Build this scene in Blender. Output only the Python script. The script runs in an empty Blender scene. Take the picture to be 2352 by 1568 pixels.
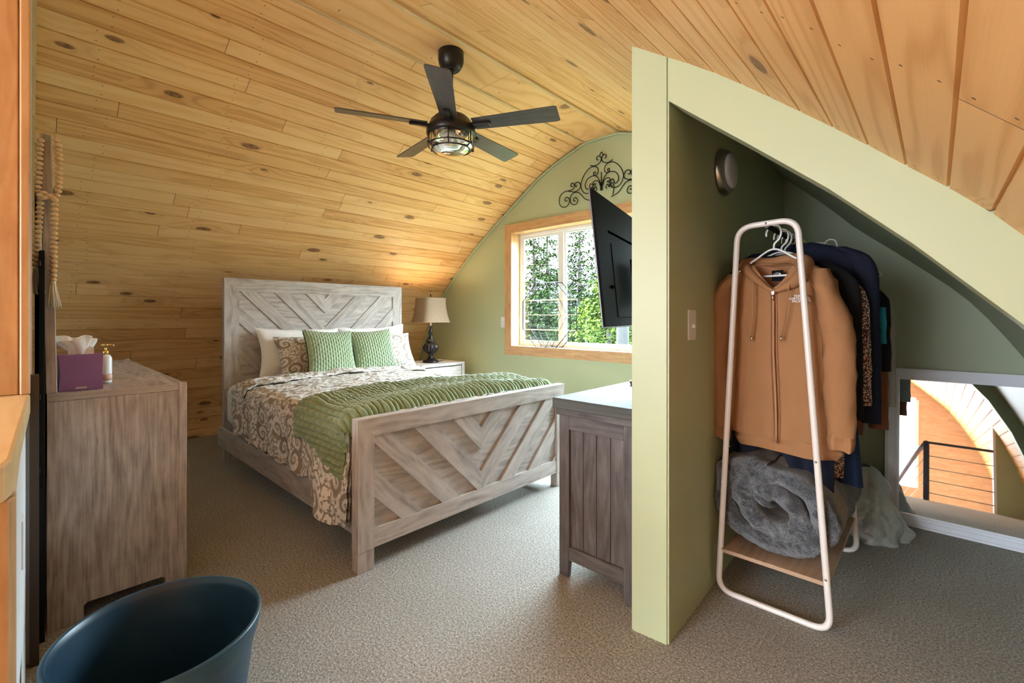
import bpy, bmesh, math, random
from math import pi, sin, cos, radians, sqrt, exp
from mathutils import Vector, Matrix, noise
random.seed(7)
S = bpy.context.scene
C = S.collection

# ------------------------------------------------------------------ camera, world, light
FPX, HOR, CAMH, YAW = 1045.0, 728.0, 1.15, radians(43)
cd = bpy.data.cameras.new('camera'); cam = bpy.data.objects.new('camera', cd); C.objects.link(cam)
cam.location = (0, 0, CAMH); cam.rotation_euler = (pi/2, 0, YAW)
cd.sensor_width = 36; cd.lens = FPX*36/2352; cd.shift_y = -(784-HOR)/2352; cd.clip_start = .02
S.camera = cam
S.view_settings.view_transform = 'Standard'; S.view_settings.look = 'None'
S.view_settings.gamma = 1; S.view_settings.use_curve_mapping = False
S.view_settings.exposure = 0.45
w = bpy.data.worlds.new('sky'); S.world = w; w.use_nodes = True
wn = w.node_tree.nodes; wl = w.node_tree.links
# overcast sky: brighter towards the zenith
tc = wn.new('ShaderNodeTexCoord'); sx = wn.new('ShaderNodeSeparateXYZ'); mr = wn.new('ShaderNodeMapRange')
wl.new(tc.outputs['Generated'], sx.inputs[0]); wl.new(sx.outputs[2], mr.inputs[0])
mr.inputs[1].default_value = .05; mr.inputs[2].default_value = .55; mr.inputs[3].default_value = 5; mr.inputs[4].default_value = 75
wl.new(mr.outputs[0], wn['Background'].inputs[1]); wn['Background'].inputs[0].default_value = (.74, .87, 1, 1)

def light(name, kind, loc, energy, color=(1, 1, 1), rot=(0, 0, 0), **kw):
    l = bpy.data.lights.new(name, kind); l.energy = energy; l.color = color
    for k, v in kw.items(): setattr(l, k, v)
    o = bpy.data.objects.new(name, l); o.location = loc; o.rotation_euler = rot; C.objects.link(o); return o
light('sun', 'SUN', (0, -5, 9), 22.0, (1, .95, .82), (radians(48), 0, radians(-28)), angle=.01)
# daylight entering through the north window (portal: guides sky sampling only)
pt = light('window_portal', 'AREA', (-2.22, 3.86, 1.45), 1, rot=(radians(-90), 0, 0), shape='RECTANGLE', size=2.2, size_y=1.3)
pt.data.cycles.is_portal = True
# daylight of the gable windows of the far room beyond the railing
light('gable_daylight', 'AREA', (-1.95, -3.72, 1.35), 155, (.86, .93, 1), (radians(90), 0, 0), shape='RECTANGLE', size=2.2, size_y=1.9)
light('gable_daylight', 'AREA', (-.66, -3.72, .75), 14, (.9, .95, 1), (radians(90), 0, 0), shape='RECTANGLE', size=.8, size_y=1.5)

# ------------------------------------------------------------------ pixel -> world
FW = (-sin(YAW), cos(YAW)); RT = (cos(YAW), sin(YAW))
def ray(x, y):
    a = (x-1176)/FPX; return (FW[0]+a*RT[0], FW[1]+a*RT[1], -(y-HOR)/FPX)
def atY(x, y, Y): r = ray(x, y); t = Y/r[1]; return Vector((r[0]*t, Y, CAMH+r[2]*t))
def atX(x, y, X): r = ray(x, y); t = X/r[0]; return Vector((X, r[1]*t, CAMH+r[2]*t))
def atZ(x, y, Z): r = ray(x, y); t = (Z-CAMH)/r[2]; return Vector((r[0]*t, r[1]*t, Z))

# ------------------------------------------------------------------ shader helper
class N:
    def __init__(s, b, sock): s.b, s.s = b, sock
    def __add__(s, o): return s.b.m('ADD', s, o)
    __radd__ = __add__
    def __sub__(s, o): return s.b.m('SUBTRACT', s, o)
    def __rsub__(s, o): return s.b.m('SUBTRACT', o, s)
    def __mul__(s, o): return s.b.m('MULTIPLY', s, o)
    __rmul__ = __mul__
    def __truediv__(s, o): return s.b.m('DIVIDE', s, o)
    def __lt__(s, o): return s.b.m('LESS_THAN', s, o)
    def __gt__(s, o): return s.b.m('GREATER_THAN', s, o)
class B:
    def __init__(s, name):
        s.mat = bpy.data.materials.new(name); s.mat.use_nodes = True
        s.t = s.mat.node_tree; s.bsdf = s.t.nodes['Principled BSDF']
    def new(s, kind, **kw):
        n = s.t.nodes.new('ShaderNode'+kind)
        for k, v in kw.items(): setattr(n, k, v)
        return n
    def put(s, inp, v):
        if isinstance(v, N): s.t.links.new(v.s, inp)
        elif isinstance(v, (tuple, list)) and len(v) == 3 and inp.type == 'RGBA': inp.default_value = (*v, 1)
        else: inp.default_value = v
    def m(s, op, a, b=0.0, c=None):
        n = s.new('Math', operation=op); s.put(n.inputs[0], a); s.put(n.inputs[1], b)
        if c is not None: s.put(n.inputs[2], c)
        return N(s, n.outputs[0])
    def co(s, kind='Object'): return N(s, s.new('TexCoord').outputs[kind])
    def sep(s, v):
        n = s.new('SeparateXYZ'); s.put(n.inputs[0], v); return [N(s, n.outputs[i]) for i in range(3)]
    def vec(s, x=0.0, y=0.0, z=0.0):
        n = s.new('CombineXYZ'); s.put(n.inputs[0], x); s.put(n.inputs[1], y); s.put(n.inputs[2], z); return N(s, n.outputs[0])
    def noise(s, v, scale=5, detail=3, rough=.5, dist=0):
        n = s.new('TexNoise'); s.put(n.inputs['Vector'], v); s.put(n.inputs['Scale'], scale)
        n.inputs['Detail'].default_value = detail; n.inputs['Roughness'].default_value = rough; n.inputs['Distortion'].default_value = dist
        return N(s, n.outputs[0])
    def white(s, v):
        n = s.new('TexWhiteNoise'); s.put(n.inputs['Vector'], v); return N(s, n.outputs[0])
    def voro(s, v, scale=1.0, feature='F1', rnd=1.0, dim='2D'):
        n = s.new('TexVoronoi', feature=feature); n.voronoi_dimensions = dim; s.put(n.inputs['Vector'], v); n.inputs['Scale'].default_value = scale; n.inputs['Randomness'].default_value = rnd
        return n
    def ramp(s, f, stops):
        n = s.new('ValToRGB'); s.put(n.inputs[0], f); e = n.color_ramp.elements
        while len(e) < len(stops): e.new(.5)
        for i, (p, c) in enumerate(stops): e[i].position = p; e[i].color = (*c, 1)
        return N(s, n.outputs[0])
    def mix(s, f, a, b, mode='MIX'):
        n = s.new('MixRGB', blend_type=mode); s.put(n.inputs[0], f); s.put(n.inputs[1], a); s.put(n.inputs[2], b); return N(s, n.outputs[0])
    def smooth(s, v, a, b):
        n = s.new('MapRange', interpolation_type='SMOOTHSTEP'); s.put(n.inputs[0], v); n.inputs[1].default_value = a; n.inputs[2].default_value = b
        return N(s, n.outputs[0])
    def set(s, **kw):
        for k, v in kw.items(): s.put(s.bsdf.inputs[k.replace('_', ' ')], v)
        return s.mat
    def bump(s, h, strength=.3, dist=.01):
        n = s.new('Bump'); n.inputs['Strength'].default_value = strength; n.inputs['Distance'].default_value = dist
        s.put(n.inputs['Height'], h); s.t.links.new(n.outputs[0], s.bsdf.inputs['Normal'])

def plain(name, col, rough=.5, metal=0, bump=0, bscale=200, var=0, vscale=8, **kw):
    b = B(name)
    c = col
    if var:
        f = b.noise(b.co(), vscale, 3); c = b.mix(f, tuple(x*(1-var) for x in col), tuple(min(1, x*(1+var)) for x in col))
    b.set(Base_Color=c, Roughness=rough, Metallic=metal, **kw)
    if bump: b.bump(b.noise(b.co(), bscale, 2), bump, .004)
    return b.mat

def wash_wood(name, dark, mid, lite, rough=.55, streak=1.0, spec=.4):
    """wood board, grain along U"""
    b = B(name); u, v, _ = b.sep(b.co('UV'))
    big = b.noise(b.vec(u*1.6, v*9), 1.6, 4, .55, .6)
    fine = b.noise(b.vec(u*6, v*120), 1.0, 4, .6)
    blot = b.noise(b.vec(u*5, v*9), 2.2, 4, .6)
    cath = b.m('SINE', (v*26+b.noise(b.vec(u*.9, v*3.5), 1.5, 2)*9)*5)
    f = (big-.5)*.5+(fine-.5)*.30*streak+(blot-.5)*.30+cath*.045+.51
    col = b.ramp(f, [(.30, dark), (.5, mid), (.68, lite)])
    kn = b.smooth(b.noise(b.vec(u*7, v*38), 1.0, 2, .5), .70, .82)
    col = b.mix(kn*.55, col, tuple(x*.55 for x in dark))
    b.set(Base_Color=col, Roughness=rough, Specular_IOR_Level=spec); b.bump(fine, .08, .002)
    return b.mat

def pine(name, pitch, L=2.6, tone=(1, 1, 1), knots=True, rough=.5):
    """knotty pine boards: U along the boards, V across in metres"""
    b = B(name); u, v, _ = b.sep(b.co('UV'))
    row = b.m('FLOOR', v/pitch); vl = b.m('FRACT', v/pitch)
    r1 = b.white(b.vec(row, 3.1, 1.7)); us = u+r1*L*3
    seg = b.m('FLOOR', us/L); r2 = b.white(b.vec(row, seg, 9.3)); r3 = b.white(b.vec(seg, row, 4.4))
    # knots
    kv = b.vec(us*2.3, row*1.37+vl*.62+r2*7, 0.0)
    vo = b.voro(kv, 1.0); d = N(b, vo.outputs['Distance']); cr, cg, _ = b.sep(N(b, vo.outputs['Color']))
    keep = cr < .26
    size = .05+cg*.10
    kd = d/size
    halo = b.m('EXPONENT', kd*-.42)*keep
    core = (1-b.smooth(kd, .75, 1.1))*keep
    phase = (vl*.5+b.noise(b.vec(us*.8, vl*.9+r2*30), 1.0, 2, .4)*2.2+r3*4)*6.5+halo*8
    rings = b.m('SINE', phase*2.6)*.5+.5
    rings = b.m('POWER', rings, 2.5)
    fine = b.noise(b.vec(us*5, vl*22+r2*80), 1.6, 4, .6)
    f = rings*.32+fine*.34+r2*.48-.06
    t = tone
    col = b.ramp(f, [(.1, (.86*t[0], .555*t[1], .265*t[2])), (.5, (.79*t[0], .465*t[1], .19*t[2])), (.95, (.60*t[0], .30*t[1], .10*t[2]))])
    blot = b.smooth(b.noise(b.vec(us*1.3, v*3), 1.0, 4, .6), .55, .8)
    col = b.mix(blot*.25, col, (.52*t[0], .33*t[1], .14*t[2]))
    if knots:
        col = b.mix(halo*.38, col, (.42*t[0], .18*t[1], .05))
        col = b.mix(core*.85, col, b.ramp(b.noise(b.vec(us*40, vl*6), 1, 2), [(.35, (.09, .04, .018)), (.65, (.30, .13, .05))]))
    # nail holes and butt joints
    nu = b.m('FRACT', (u+r1*.1)/.61); nd = b.m('ABSOLUTE', nu-.5)*.61
    nv = b.m('ABSOLUTE', b.m('ABSOLUTE', vl-.5)-.27)*pitch
    hole = b.m('SQRT', nd*nd+nv*nv) < .0033
    jn = b.m('FRACT', us/L); jd = b.m('ABSOLUTE', jn-.5)*L; joint = jd > (L/2-.0016)
    col = b.mix(hole*.8, col, (.07, .04, .02)); col = b.mix(joint*.85, col, (.10, .05, .02))
    b.set(Base_Color=col, Roughness=rough, Specular_IOR_Level=.4); b.bump(fine*.3+rings*.4, .10, .002)
    return b.mat

# ------------------------------------------------------------------ materials
GREEN = (.45, .49, .305)
def wallpaint(name, col, rough=.5):
    b = B(name); f = b.noise(b.co(), 1.5, 3)
    b.set(Base_Color=b.mix(f, tuple(x*.96 for x in col), tuple(x*1.04 for x in col)), Roughness=rough, Specular_IOR_Level=.4)
    b.bump(b.noise(b.co(), 60, 3), .06, .004); return b.mat
M_wall = wallpaint('sage_green_paint', GREEN, .42)
M_olive = wallpaint('olive_green_paint', (.40, .385, .20), .38)
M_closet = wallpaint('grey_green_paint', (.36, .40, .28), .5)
M_white_wall = wallpaint('white_drywall', (.72, .73, .74))
M_tanwall = wash_wood('tan_plywood', (.42, .25, .15), (.52, .33, .215), (.58, .40, .28), streak=.6)
M_ceil = pine('knotty_pine_boards', .104)
M_trim = wash_wood('honey_pine_trim', (.44, .22, .095), (.58, .33, .155), (.66, .42, .22), .4, .6)
M_post = wash_wood('orange_fir', (.36, .19, .09), (.48, .28, .135), (.56, .36, .20), .42, .5)
M_pale_trim = wash_wood('pale_pine_trim', (.50, .33, .16), (.62, .44, .22), (.70, .52, .29), .45, .5)
M_grey = wash_wood('whitewashed_oak', (.24, .20, .18), (.44, .385, .35), (.57, .52, .48), .5, .7)
M_grey2 = wash_wood('greyed_oak_laminate', (.17, .13, .11), (.35, .285, .245), (.49, .41, .36), .48, 1.9)
M_dark = wash_wood('charcoal_oak', (.045, .036, .034), (.105, .088, .085), (.17, .145, .14), .45)
M_darktop = wash_wood('charcoal_oak_top', (.055, .055, .05), (.085, .085, .078), (.115, .11, .105), .55, spec=.25)
M_black = plain('black_metal', (.012, .011, .011), .38, .6)
M_fanblk = plain('dark_bronze', (.02, .016, .014), .35, .5)
M_blade = wash_wood('espresso_blade', (.03, .026, .025), (.055, .048, .045), (.085, .075, .07), .33)
M_gold = plain('brass', (.75, .5, .18), .3, 1)
M_chrome = plain('chrome', (.75, .75, .75), .15, 1)
M_nickel = plain('brushed_nickel', (.45, .43, .40), .3, 1)
M_rack = plain('white_powder_coat', (.78, .72, .69), .3)
M_plastic = plain('white_plastic', (.75, .75, .77), .35)
M_vinyl = plain('white_vinyl', (.82, .82, .82), .35)
M_frame = plain('satin_white_frame', (.66, .67, .74), .35)
M_mirror = plain('mirror_glass', (.92, .93, .93), .015, 1)
M_sheet = plain('white_cotton', (.78, .76, .74), .85, bump=.15, bscale=30)
M_tv = plain('black_plastic_back', (.010, .0085, .007), .8, Specular_IOR_Level=.05)
M_tvedge = plain('tv_bezel', (.11, .10, .12), .35, .5)
M_tissue = plain('tissue', (.80, .79, .77), .9)
M_purple = plain('purple_card', (.20, .085, .23), .45)
M_beads = plain('beech_beads', (.62, .41, .22), .5, var=.15, vscale=20)
M_tassel = plain('cream_yarn', (.72, .64, .47), .9)
M_shelf = wash_wood('rack_shelf_wood', (.30, .18, .12), (.46, .30, .20), (.55, .38, .27))
M_bag = plain('translucent_bag', (.52, .54, .52), .35, Transmission_Weight=.35)
M_soil = plain('potting_soil', (.010, .006, .004), 1.0, Specular_IOR_Level=0.0, bump=1, bscale=120, var=.5, vscale=60)
M_shade_d = plain('lampshade_trim', (.35, .24, .14), .8)

b = B('lampshade_linen'); n1 = b.noise(b.co(), 40, 3)
b.set(Base_Color=b.mix(n1, (.25, .165, .10), (.33, .225, .14)), Roughness=.8, Transmission_Weight=0.0, Subsurface_Weight=0.0)
M_shade = b.mat
b = B('clear_glass'); b.set(Base_Color=(1, 1, 1), Roughness=.02, Transmission_Weight=1.0, IOR=1.45); M_glass = b.mat
def pane_glass():
    m = bpy.data.materials.new('window_glass'); m.use_nodes = True; t = m.node_tree; t.nodes.clear()
    o = t.nodes.new('ShaderNodeOutputMaterial'); mx = t.nodes.new('ShaderNodeMixShader'); tr = t.nodes.new('ShaderNodeBsdfTransparent'); gl = t.nodes.new('ShaderNodeBsdfGlossy')
    tr.inputs[0].default_value = (.88, .92, .91, 1); gl.inputs['Roughness'].default_value = .02; mx.inputs[0].default_value = .05
    t.links.new(tr.outputs[0], mx.inputs[1]); t.links.new(gl.outputs[0], mx.inputs[2]); t.links.new(mx.outputs[0], o.inputs[0]); return m
M_pane = pane_glass()
# carpet
b = B('cut_pile_carpet'); p = b.co()
n1 = b.noise(p, 120, 3, .7); n2 = b.noise(p, 280, 2, .6); n3 = b.noise(p, 3, 3)
f = n1*.6+n2*.4
col = b.ramp(f, [(.36, (.12, .11, .098)), (.5, (.335, .315, .285)), (.62, (.60, .575, .53))])
col = b.mix(b.smooth(n3, .4, .65)*.16, col, (.22, .20, .17))
b.set(Base_Color=col, Roughness=.95, Specular_IOR_Level=.1); b.bump(f, .6, .010); M_carpet = b.mat
# paisley
def paisley(name, lite, brown, scale):
    b = B(name); u, v, _ = b.sep(b.co('UV'))
    wob = b.noise(b.vec(u, v), 9, 2)
    p = b.vec(u+(wob-.5)*.03, v+(b.noise(b.vec(v, u), 8, 2)-.5)*.03)
    vo = b.voro(p, scale, 'F1', .75); px, py, _ = b.sep(N(b, vo.outputs['Position'])); x, y, _ = b.sep(p)
    dx = (x-px)*scale; dy = (y-py)*scale; r = b.m('SQRT', dx*dx+dy*dy); a = b.m('ARCTAN2', dy, dx)
    rnd, rg, _ = b.sep(N(b, vo.outputs['Color']))
    spi = b.m('SINE', a+b.m('LOGARITHM', r+.03, 2.718)*5.2+rnd*6.3)
    curl = b.smooth(spi, -.1, .35)*(1-b.smooth(r, .42, .52))
    pet = b.m('SINE', a*14+r*8); ringb = (1-b.smooth(b.m('ABSOLUTE', r-.45), .02, .07))
    beads = b.smooth(pet, -.1, .4)*ringb
    vo2 = b.voro(p, scale*3.4, 'DISTANCE_TO_EDGE', .9); e = N(b, vo2.outputs['Distance'])
    leaf = (1-b.smooth(e, .05, .10))*b.smooth(r, .46, .54)
    vo3 = b.voro(p, scale*6.5, 'F1', .9); dots = (1-b.smooth(N(b, vo3.outputs['Distance']), .22, .34))*b.smooth(r, .5, .6)
    tip = b.m('SINE', a*9+r*30)*b.m('SINE', r*46)
    fil = b.smooth(tip, .25, .6)*(1-b.smooth(r, .44, .5))*.5
    f = b.m('MAXIMUM', b.m('MAXIMUM', curl, beads), b.m('MAXIMUM', b.m('MAXIMUM', leaf, dots), fil))
    brn = b.mix(rg, brown, tuple(c*.72 for c in brown))
    b.set(Base_Color=b.mix(f*.85, lite, brn), Roughness=.8, Specular_IOR_Level=.2); b.bump(b.noise(b.vec(u, v), 25, 3), .15, .01)
    return b.mat
M_pais = paisley('paisley_cotton', (.70, .655, .62), (.25, .19, .125), 6.4)
def plush(name, a, c):
    b = B(name); n = b.noise(b.co(), 260, 3, .6); n2 = b.noise(b.co(), 14, 3)
    b.set(Base_Color=b.mix(n2*.6+n*.4, a, c), Roughness=.85, Sheen_Weight=.6, Sheen_Roughness=.4, Specular_IOR_Level=.15); b.bump(n, .35, .003); return b.mat
M_throw = plush('sage_plush', (.14, .20, .09), (.27, .33, .19))
M_gpil = plush('pale_sage_plush', (.24, .33, .20), (.42, .50, .34))
def fabric(name, col, rough=.9, sc=500, st=.25):
    b = B(name); n = b.noise(b.co(), sc, 2); n2 = b.noise(b.co(), 6, 3)
    b.set(Base_Color=b.mix(n2, tuple(x*.9 for x in col), tuple(x*1.1 for x in col)), Roughness=rough, Specular_IOR_Level=.2); b.bump(n, st, .002); return b.mat
M_hood = fabric('caramel_fleece', (.34, .165, .075))
M_hood2 = fabric('caramel_fleece_inside', (.38, .19, .105))
M_navy = fabric('navy_fabric', (.007, .009, .022), .75)
M_blackf = fabric('black_fabric', (.008, .008, .009), .8)
M_denim = fabric('dark_denim', (.009, .018, .045), .8)
M_teal = fabric('teal_fabric', (.01, .16, .22), .8)
M_rust = fabric('rust_fabric', (.16, .06, .03), .8)
M_greyf = fabric('pale_grey_fabric', (.30, .30, .29), .8)
b = B('speckled_print'); v1 = b.voro(b.co(), 300, 'F1', dim='3D'); r_, g_, _ = b.sep(N(b, v1.outputs['Color']))
b.set(Base_Color=b.mix(r_ > .5, (.012, .01, .014), b.mix(g_ > .6, (.6, .45, .36), (.35, .07, .04))), Roughness=.8); M_speck = b.mat
b = B('heathered_plush'); x, y, z = b.sep(b.co()); n = b.noise(b.co(), 9, 4, .6, 1.2); n1 = b.noise(b.vec(x*.6, y*3, z*.6), 60, 3)
gcol = b.mix(b.smooth(n*.6+n1*.4, .42, .62), (.045, .05, .062), (.15, .162, .185))
ww = y+b.noise(b.co(), 5, 2)*.03
taupe = b.smooth(ww, -.235, -.225)*(1-b.smooth(ww, -.13, -.12))
b.set(Base_Color=b.mix(taupe, gcol, (.26, .185, .14)), Roughness=.95, Sheen_Weight=.5, Specular_IOR_Level=.1); b.bump(b.noise(b.co(), 150, 3, .7), 1.0, .012); M_plushb = b.mat
b = B('glazed_planter'); n = b.noise(b.co(), 5, 3); n2 = b.noise(b.co(), 90, 2)
b.set(Base_Color=b.mix(n, (.008, .042, .085), (.018, .075, .115)), Roughness=b.m('ADD', n2*.2, .28)); b.bump(n2, .06, .002); M_pot = b.mat
M_potin = plain('planter_inside_shaded', (.010, .034, .062), .36, var=.3, vscale=5)  # glaze colour darkened to paint in the shade inside the pot
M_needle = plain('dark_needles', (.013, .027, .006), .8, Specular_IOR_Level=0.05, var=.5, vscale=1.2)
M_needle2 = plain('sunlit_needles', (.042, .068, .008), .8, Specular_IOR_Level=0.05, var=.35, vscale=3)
M_bark = plain('grey_bark', (.05, .045, .04), .9, bump=.8, bscale=30, var=.4, vscale=12)
M_ground = plain('forest_floor', (.05, .055, .02), .95, var=.4, vscale=1)
M_railblk = plain('navy_black_rail', (.015, .025, .05), .4)
M_cable = plain('rope_cable', (.35, .36, .32), .6)

# ------------------------------------------------------------------ mesh builder
def tag(o, label=None, cat=None, group=None, kind=None):
    if label: o['label'] = label
    if cat: o['category'] = cat
    if group: o['group'] = group
    if kind: o['kind'] = kind
    return o
LOC = {}
def thing(name, label, cat, loc=(0, 0, 0), group=None):
    o = bpy.data.objects.new(name, None); o.empty_display_size = .1; C.objects.link(o); o.location = loc; LOC[o.name] = Vector(loc)
    return tag(o, label, cat, group)
def crom(pts, n=6, closed=False):
    pts = [Vector(p) for p in pts]; out = []; L = len(pts)
    for i in range(L if closed else L-1):
        if closed: a, b_, c, d = pts[i-1], pts[i], pts[(i+1) % L], pts[(i+2) % L]
        else: a, b_, c, d = pts[max(i-1, 0)], pts[i], pts[i+1], pts[min(i+2, L-1)]
        for k in range(n):
            t = k/n; out.append(.5*((2*b_)+(c-a)*t+(2*a-5*b_+4*c-d)*t*t+(3*b_-a-3*c+d)*t**3))
    if not closed: out.append(pts[-1])
    return out
class MB:
    def __init__(s): s.bm = bmesh.new(); s.uv = s.bm.loops.layers.uv.new('UVMap')
    def _uv(s, faces, g, off=None):
        if off is None: off = (random.uniform(0, 30), random.uniform(0, 30))
        for f in faces:
            n = f.normal if f.normal.length > 0 else Vector((0, 0, 1)); f.normal_update(); n = f.normal
            o = [i for i in range(3) if i != g]; a = o[0] if abs(n[o[1]]) > abs(n[o[0]]) else o[1]
            for l in f.loops:
                c = l.vert.co
                if abs(n[g]) > .8: l[s.uv].uv = (c[o[0]]*.3+off[0], c[o[1]]+off[1])
                else: l[s.uv].uv = (c[g]+off[0], c[a]+off[1])
    def box(s, x0, y0, z0, x1, y1, z1, g=0, bev=0, mat=None, seg=1):
        tmp = bmesh.new(); bmesh.ops.create_cube(tmp, size=1)
        for v in tmp.verts: v.co = Vector(((x0+x1)/2+v.co.x*(x1-x0), (y0+y1)/2+v.co.y*(y1-y0), (z0+z1)/2+v.co.z*(z1-z0)))
        if bev: bmesh.ops.bevel(tmp, geom=tmp.edges[:], offset=bev, segments=seg, affect='EDGES', profile=.5)
        s.merge(tmp, g, mat); return s
    def merge(s, tmp, g=0, mat=None, uvkeep=False):
        vm = {}; fs = []
        uv2 = tmp.loops.layers.uv.active
        for v in tmp.verts: vm[v] = s.bm.verts.new(mat @ v.co if mat else v.co)
        for f in tmp.faces:
            try: nf = s.bm.faces.new([vm[v] for v in f.verts])
            except ValueError: continue
            nf.smooth = f.smooth; fs.append(nf)
            f.normal_update(); nf.normal_update()
        # uv on local coords
        off = (random.uniform(0, 30), random.uniform(0, 30))
        for f, nf in zip(tmp.faces, fs):
            n = f.normal; o = [i for i in range(3) if i != g]; a = o[0] if abs(n[o[1]]) > abs(n[o[0]]) else o[1]
            for l, nl in zip(f.loops, nf.loops):
                c = l.vert.co
                nl[s.uv].uv = (c[o[0]]*.3+off[0], c[o[1]]+off[1]) if abs(n[g]) > .8 else (c[g]+off[0], c[a]+off[1])
        tmp.free()
    def prism(s, poly, d, g=0, mat=None):
        """poly: list of 3D points (planar), extruded by vector d"""
        tmp = bmesh.new(); d = Vector(d); a = [tmp.verts.new(Vector(p)) for p in poly]; b_ = [tmp.verts.new(Vector(p)+d) for p in poly]
        n = len(poly); tmp.faces.new(a); tmp.faces.new(b_[::-1])
        for i in range(n): tmp.faces.new((a[i], b_[i], b_[(i+1) % n], a[(i+1) % n]))
        bmesh.ops.recalc_face_normals(tmp, faces=tmp.faces[:]); s.merge(tmp, g, mat); return s
    def tube(s, pts, r, seg=10, closed=False, caps=True):
        pts = [Vector(p) for p in pts]; L = len(pts); rs = r if isinstance(r, (list, tuple)) else [r]*L
        rings = []; up = None; dist = 0
        for i, p in enumerate(pts):
            if closed: t = pts[(i+1) % L]-pts[i-1]
            else: t = pts[min(i+1, L-1)]-pts[max(i-1, 0)]
            t = t.normalized() if t.length > 0 else Vector((0, 0, 1))
            if up is None:
                up = Vector((0, 0, 1)) if abs(t.z) < .9 else Vector((1, 0, 0))
                up = (up-t*up.dot(t)).normalized()
            else:
                u2 = up-t*up.dot(t); up = u2.normalized() if u2.length > 1e-5 else up
            w_ = t.cross(up); rings.append([s.bm.verts.new(p+rs[i]*(cos(2*pi*k/seg)*up+sin(2*pi*k/seg)*w_)) for k in range(seg)])
        for i in range(L if closed else L-1):
            A, B_ = rings[i], rings[(i+1) % L]
            for k in range(seg):
                f = s.bm.faces.new((A[k], A[(k+1) % seg], B_[(k+1) % seg], B_[k])); f.smooth = True
        if caps and not closed: s.bm.faces.new(rings[0][::-1]); s.bm.faces.new(rings[-1])
        return s
    def lathe(s, prof, cen=(0, 0), seg=40, flute=None, sx=1, sy=1, cap=True):
        rings = []
        for (r, z) in prof:
            ring = []
            for k in range(seg):
                a = 2*pi*k/seg; rr = r
                if flute: rr = r*(1+flute(z)*cos(a*12)) if seg > 30 else r
                ring.append(s.bm.verts.new((cen[0]+rr*cos(a)*sx, cen[1]+rr*sin(a)*sy, z)))
            rings.append(ring)
        for A, B_ in zip(rings, rings[1:]):
            for k in range(seg):
                f = s.bm.faces.new((A[k], A[(k+1) % seg], B_[(k+1) % seg], B_[k])); f.smooth = True
        if cap and prof[0][0] > 1e-4: s.bm.faces.new(rings[0][::-1])
        if cap and prof[-1][0] > 1e-4: s.bm.faces.new(rings[-1])
        return s
    def ball(s, c, r, seg=10, sc=(1, 1, 1)):
        ret = bmesh.ops.create_uvsphere(s.bm, u_segments=seg, v_segments=max(5, seg//2+1), radius=r, matrix=Matrix.Translation(c) @ Matrix.Diagonal((*sc, 1)))
        for v in ret['verts']:
            for f in v.link_faces: f.smooth = True
        return s
    def grid(s, fn, nu, nv, uvfn=None, wrapu=False, smooth=True, flip=False):
        V = [[s.bm.verts.new(fn(i/nu, j/nv)) for j in range(nv+1)] for i in range(nu if wrapu else nu+1)]
        for i in range(nu):
            i2 = (i+1) % nu if wrapu else i+1
            for j in range(nv):
                q = [(i, j), (i2, j), (i2, j+1), (i, j+1)]; qq = [(i, j), (i+1, j), (i+1, j+1), (i, j+1)]
                if flip: q, qq = q[::-1], qq[::-1]
                try: f = s.bm.faces.new([V[a][b_] for a, b_ in q])
                except ValueError: continue
                f.smooth = smooth
                if uvfn:
                    for l, (a, b_) in zip(f.loops, qq): l[s.uv].uv = uvfn(a/nu, b_/nv)
        return V
    def build(s, name, mat, parent=None, fix=True, keep_origin=False):
        if fix: bmesh.ops.recalc_face_normals(s.bm, faces=s.bm.faces[:])
        me = bpy.data.meshes.new(name)
        if parent is None and keep_origin: off = Vector((0, 0, 0))
        elif parent is None:
            xs = [v.co for v in s.bm.verts]; off = Vector(((min(c.x for c in xs)+max(c.x for c in xs))/2, (min(c.y for c in xs)+max(c.y for c in xs))/2, min(c.z for c in xs)))
        else: off = LOC[parent.name]
        for v in s.bm.verts: v.co -= off
        s.bm.to_mesh(me); s.bm.free()
        for m in (mat if isinstance(mat, (list, tuple)) else [mat]): me.materials.append(m)
        o = bpy.data.objects.new(name, me); C.objects.link(o); LOC[o.name] = off.copy()
        if parent is None: o.location = off
        else: o.parent = parent
        return o
def struct(o): o['kind'] = 'structure'; return o
def fbm(p, s=1.0, k=3): return noise.fractal(Vector(p)*s, 1.0, 2.0, k)

# ------------------------------------------------------------------ the room
XC, YN, YC, YS = -2.24, 3.60, 3.46, .018        # ridge x, north wall, closet back wall, south wall face
PIT = .104
PROF = [(0, 2.80), (.176, 2.80), (.67, 2.615), (1.2, 2.29), (1.416, 2.150), (1.69, 1.962), (1.938, 1.757), (2.153, 1.565), (2.384, 1.335), (2.6, 1.0), (2.78, .62), (2.88, .3), (2.93, 0), (2.94, -1.6)]
def vz(s):
    for (a, za), (b_, zb) in zip(PROF, PROF[1:]):
        if s <= b_: return za+(zb-za)*(s-a)/(b_-a)
    return -1.6
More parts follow.
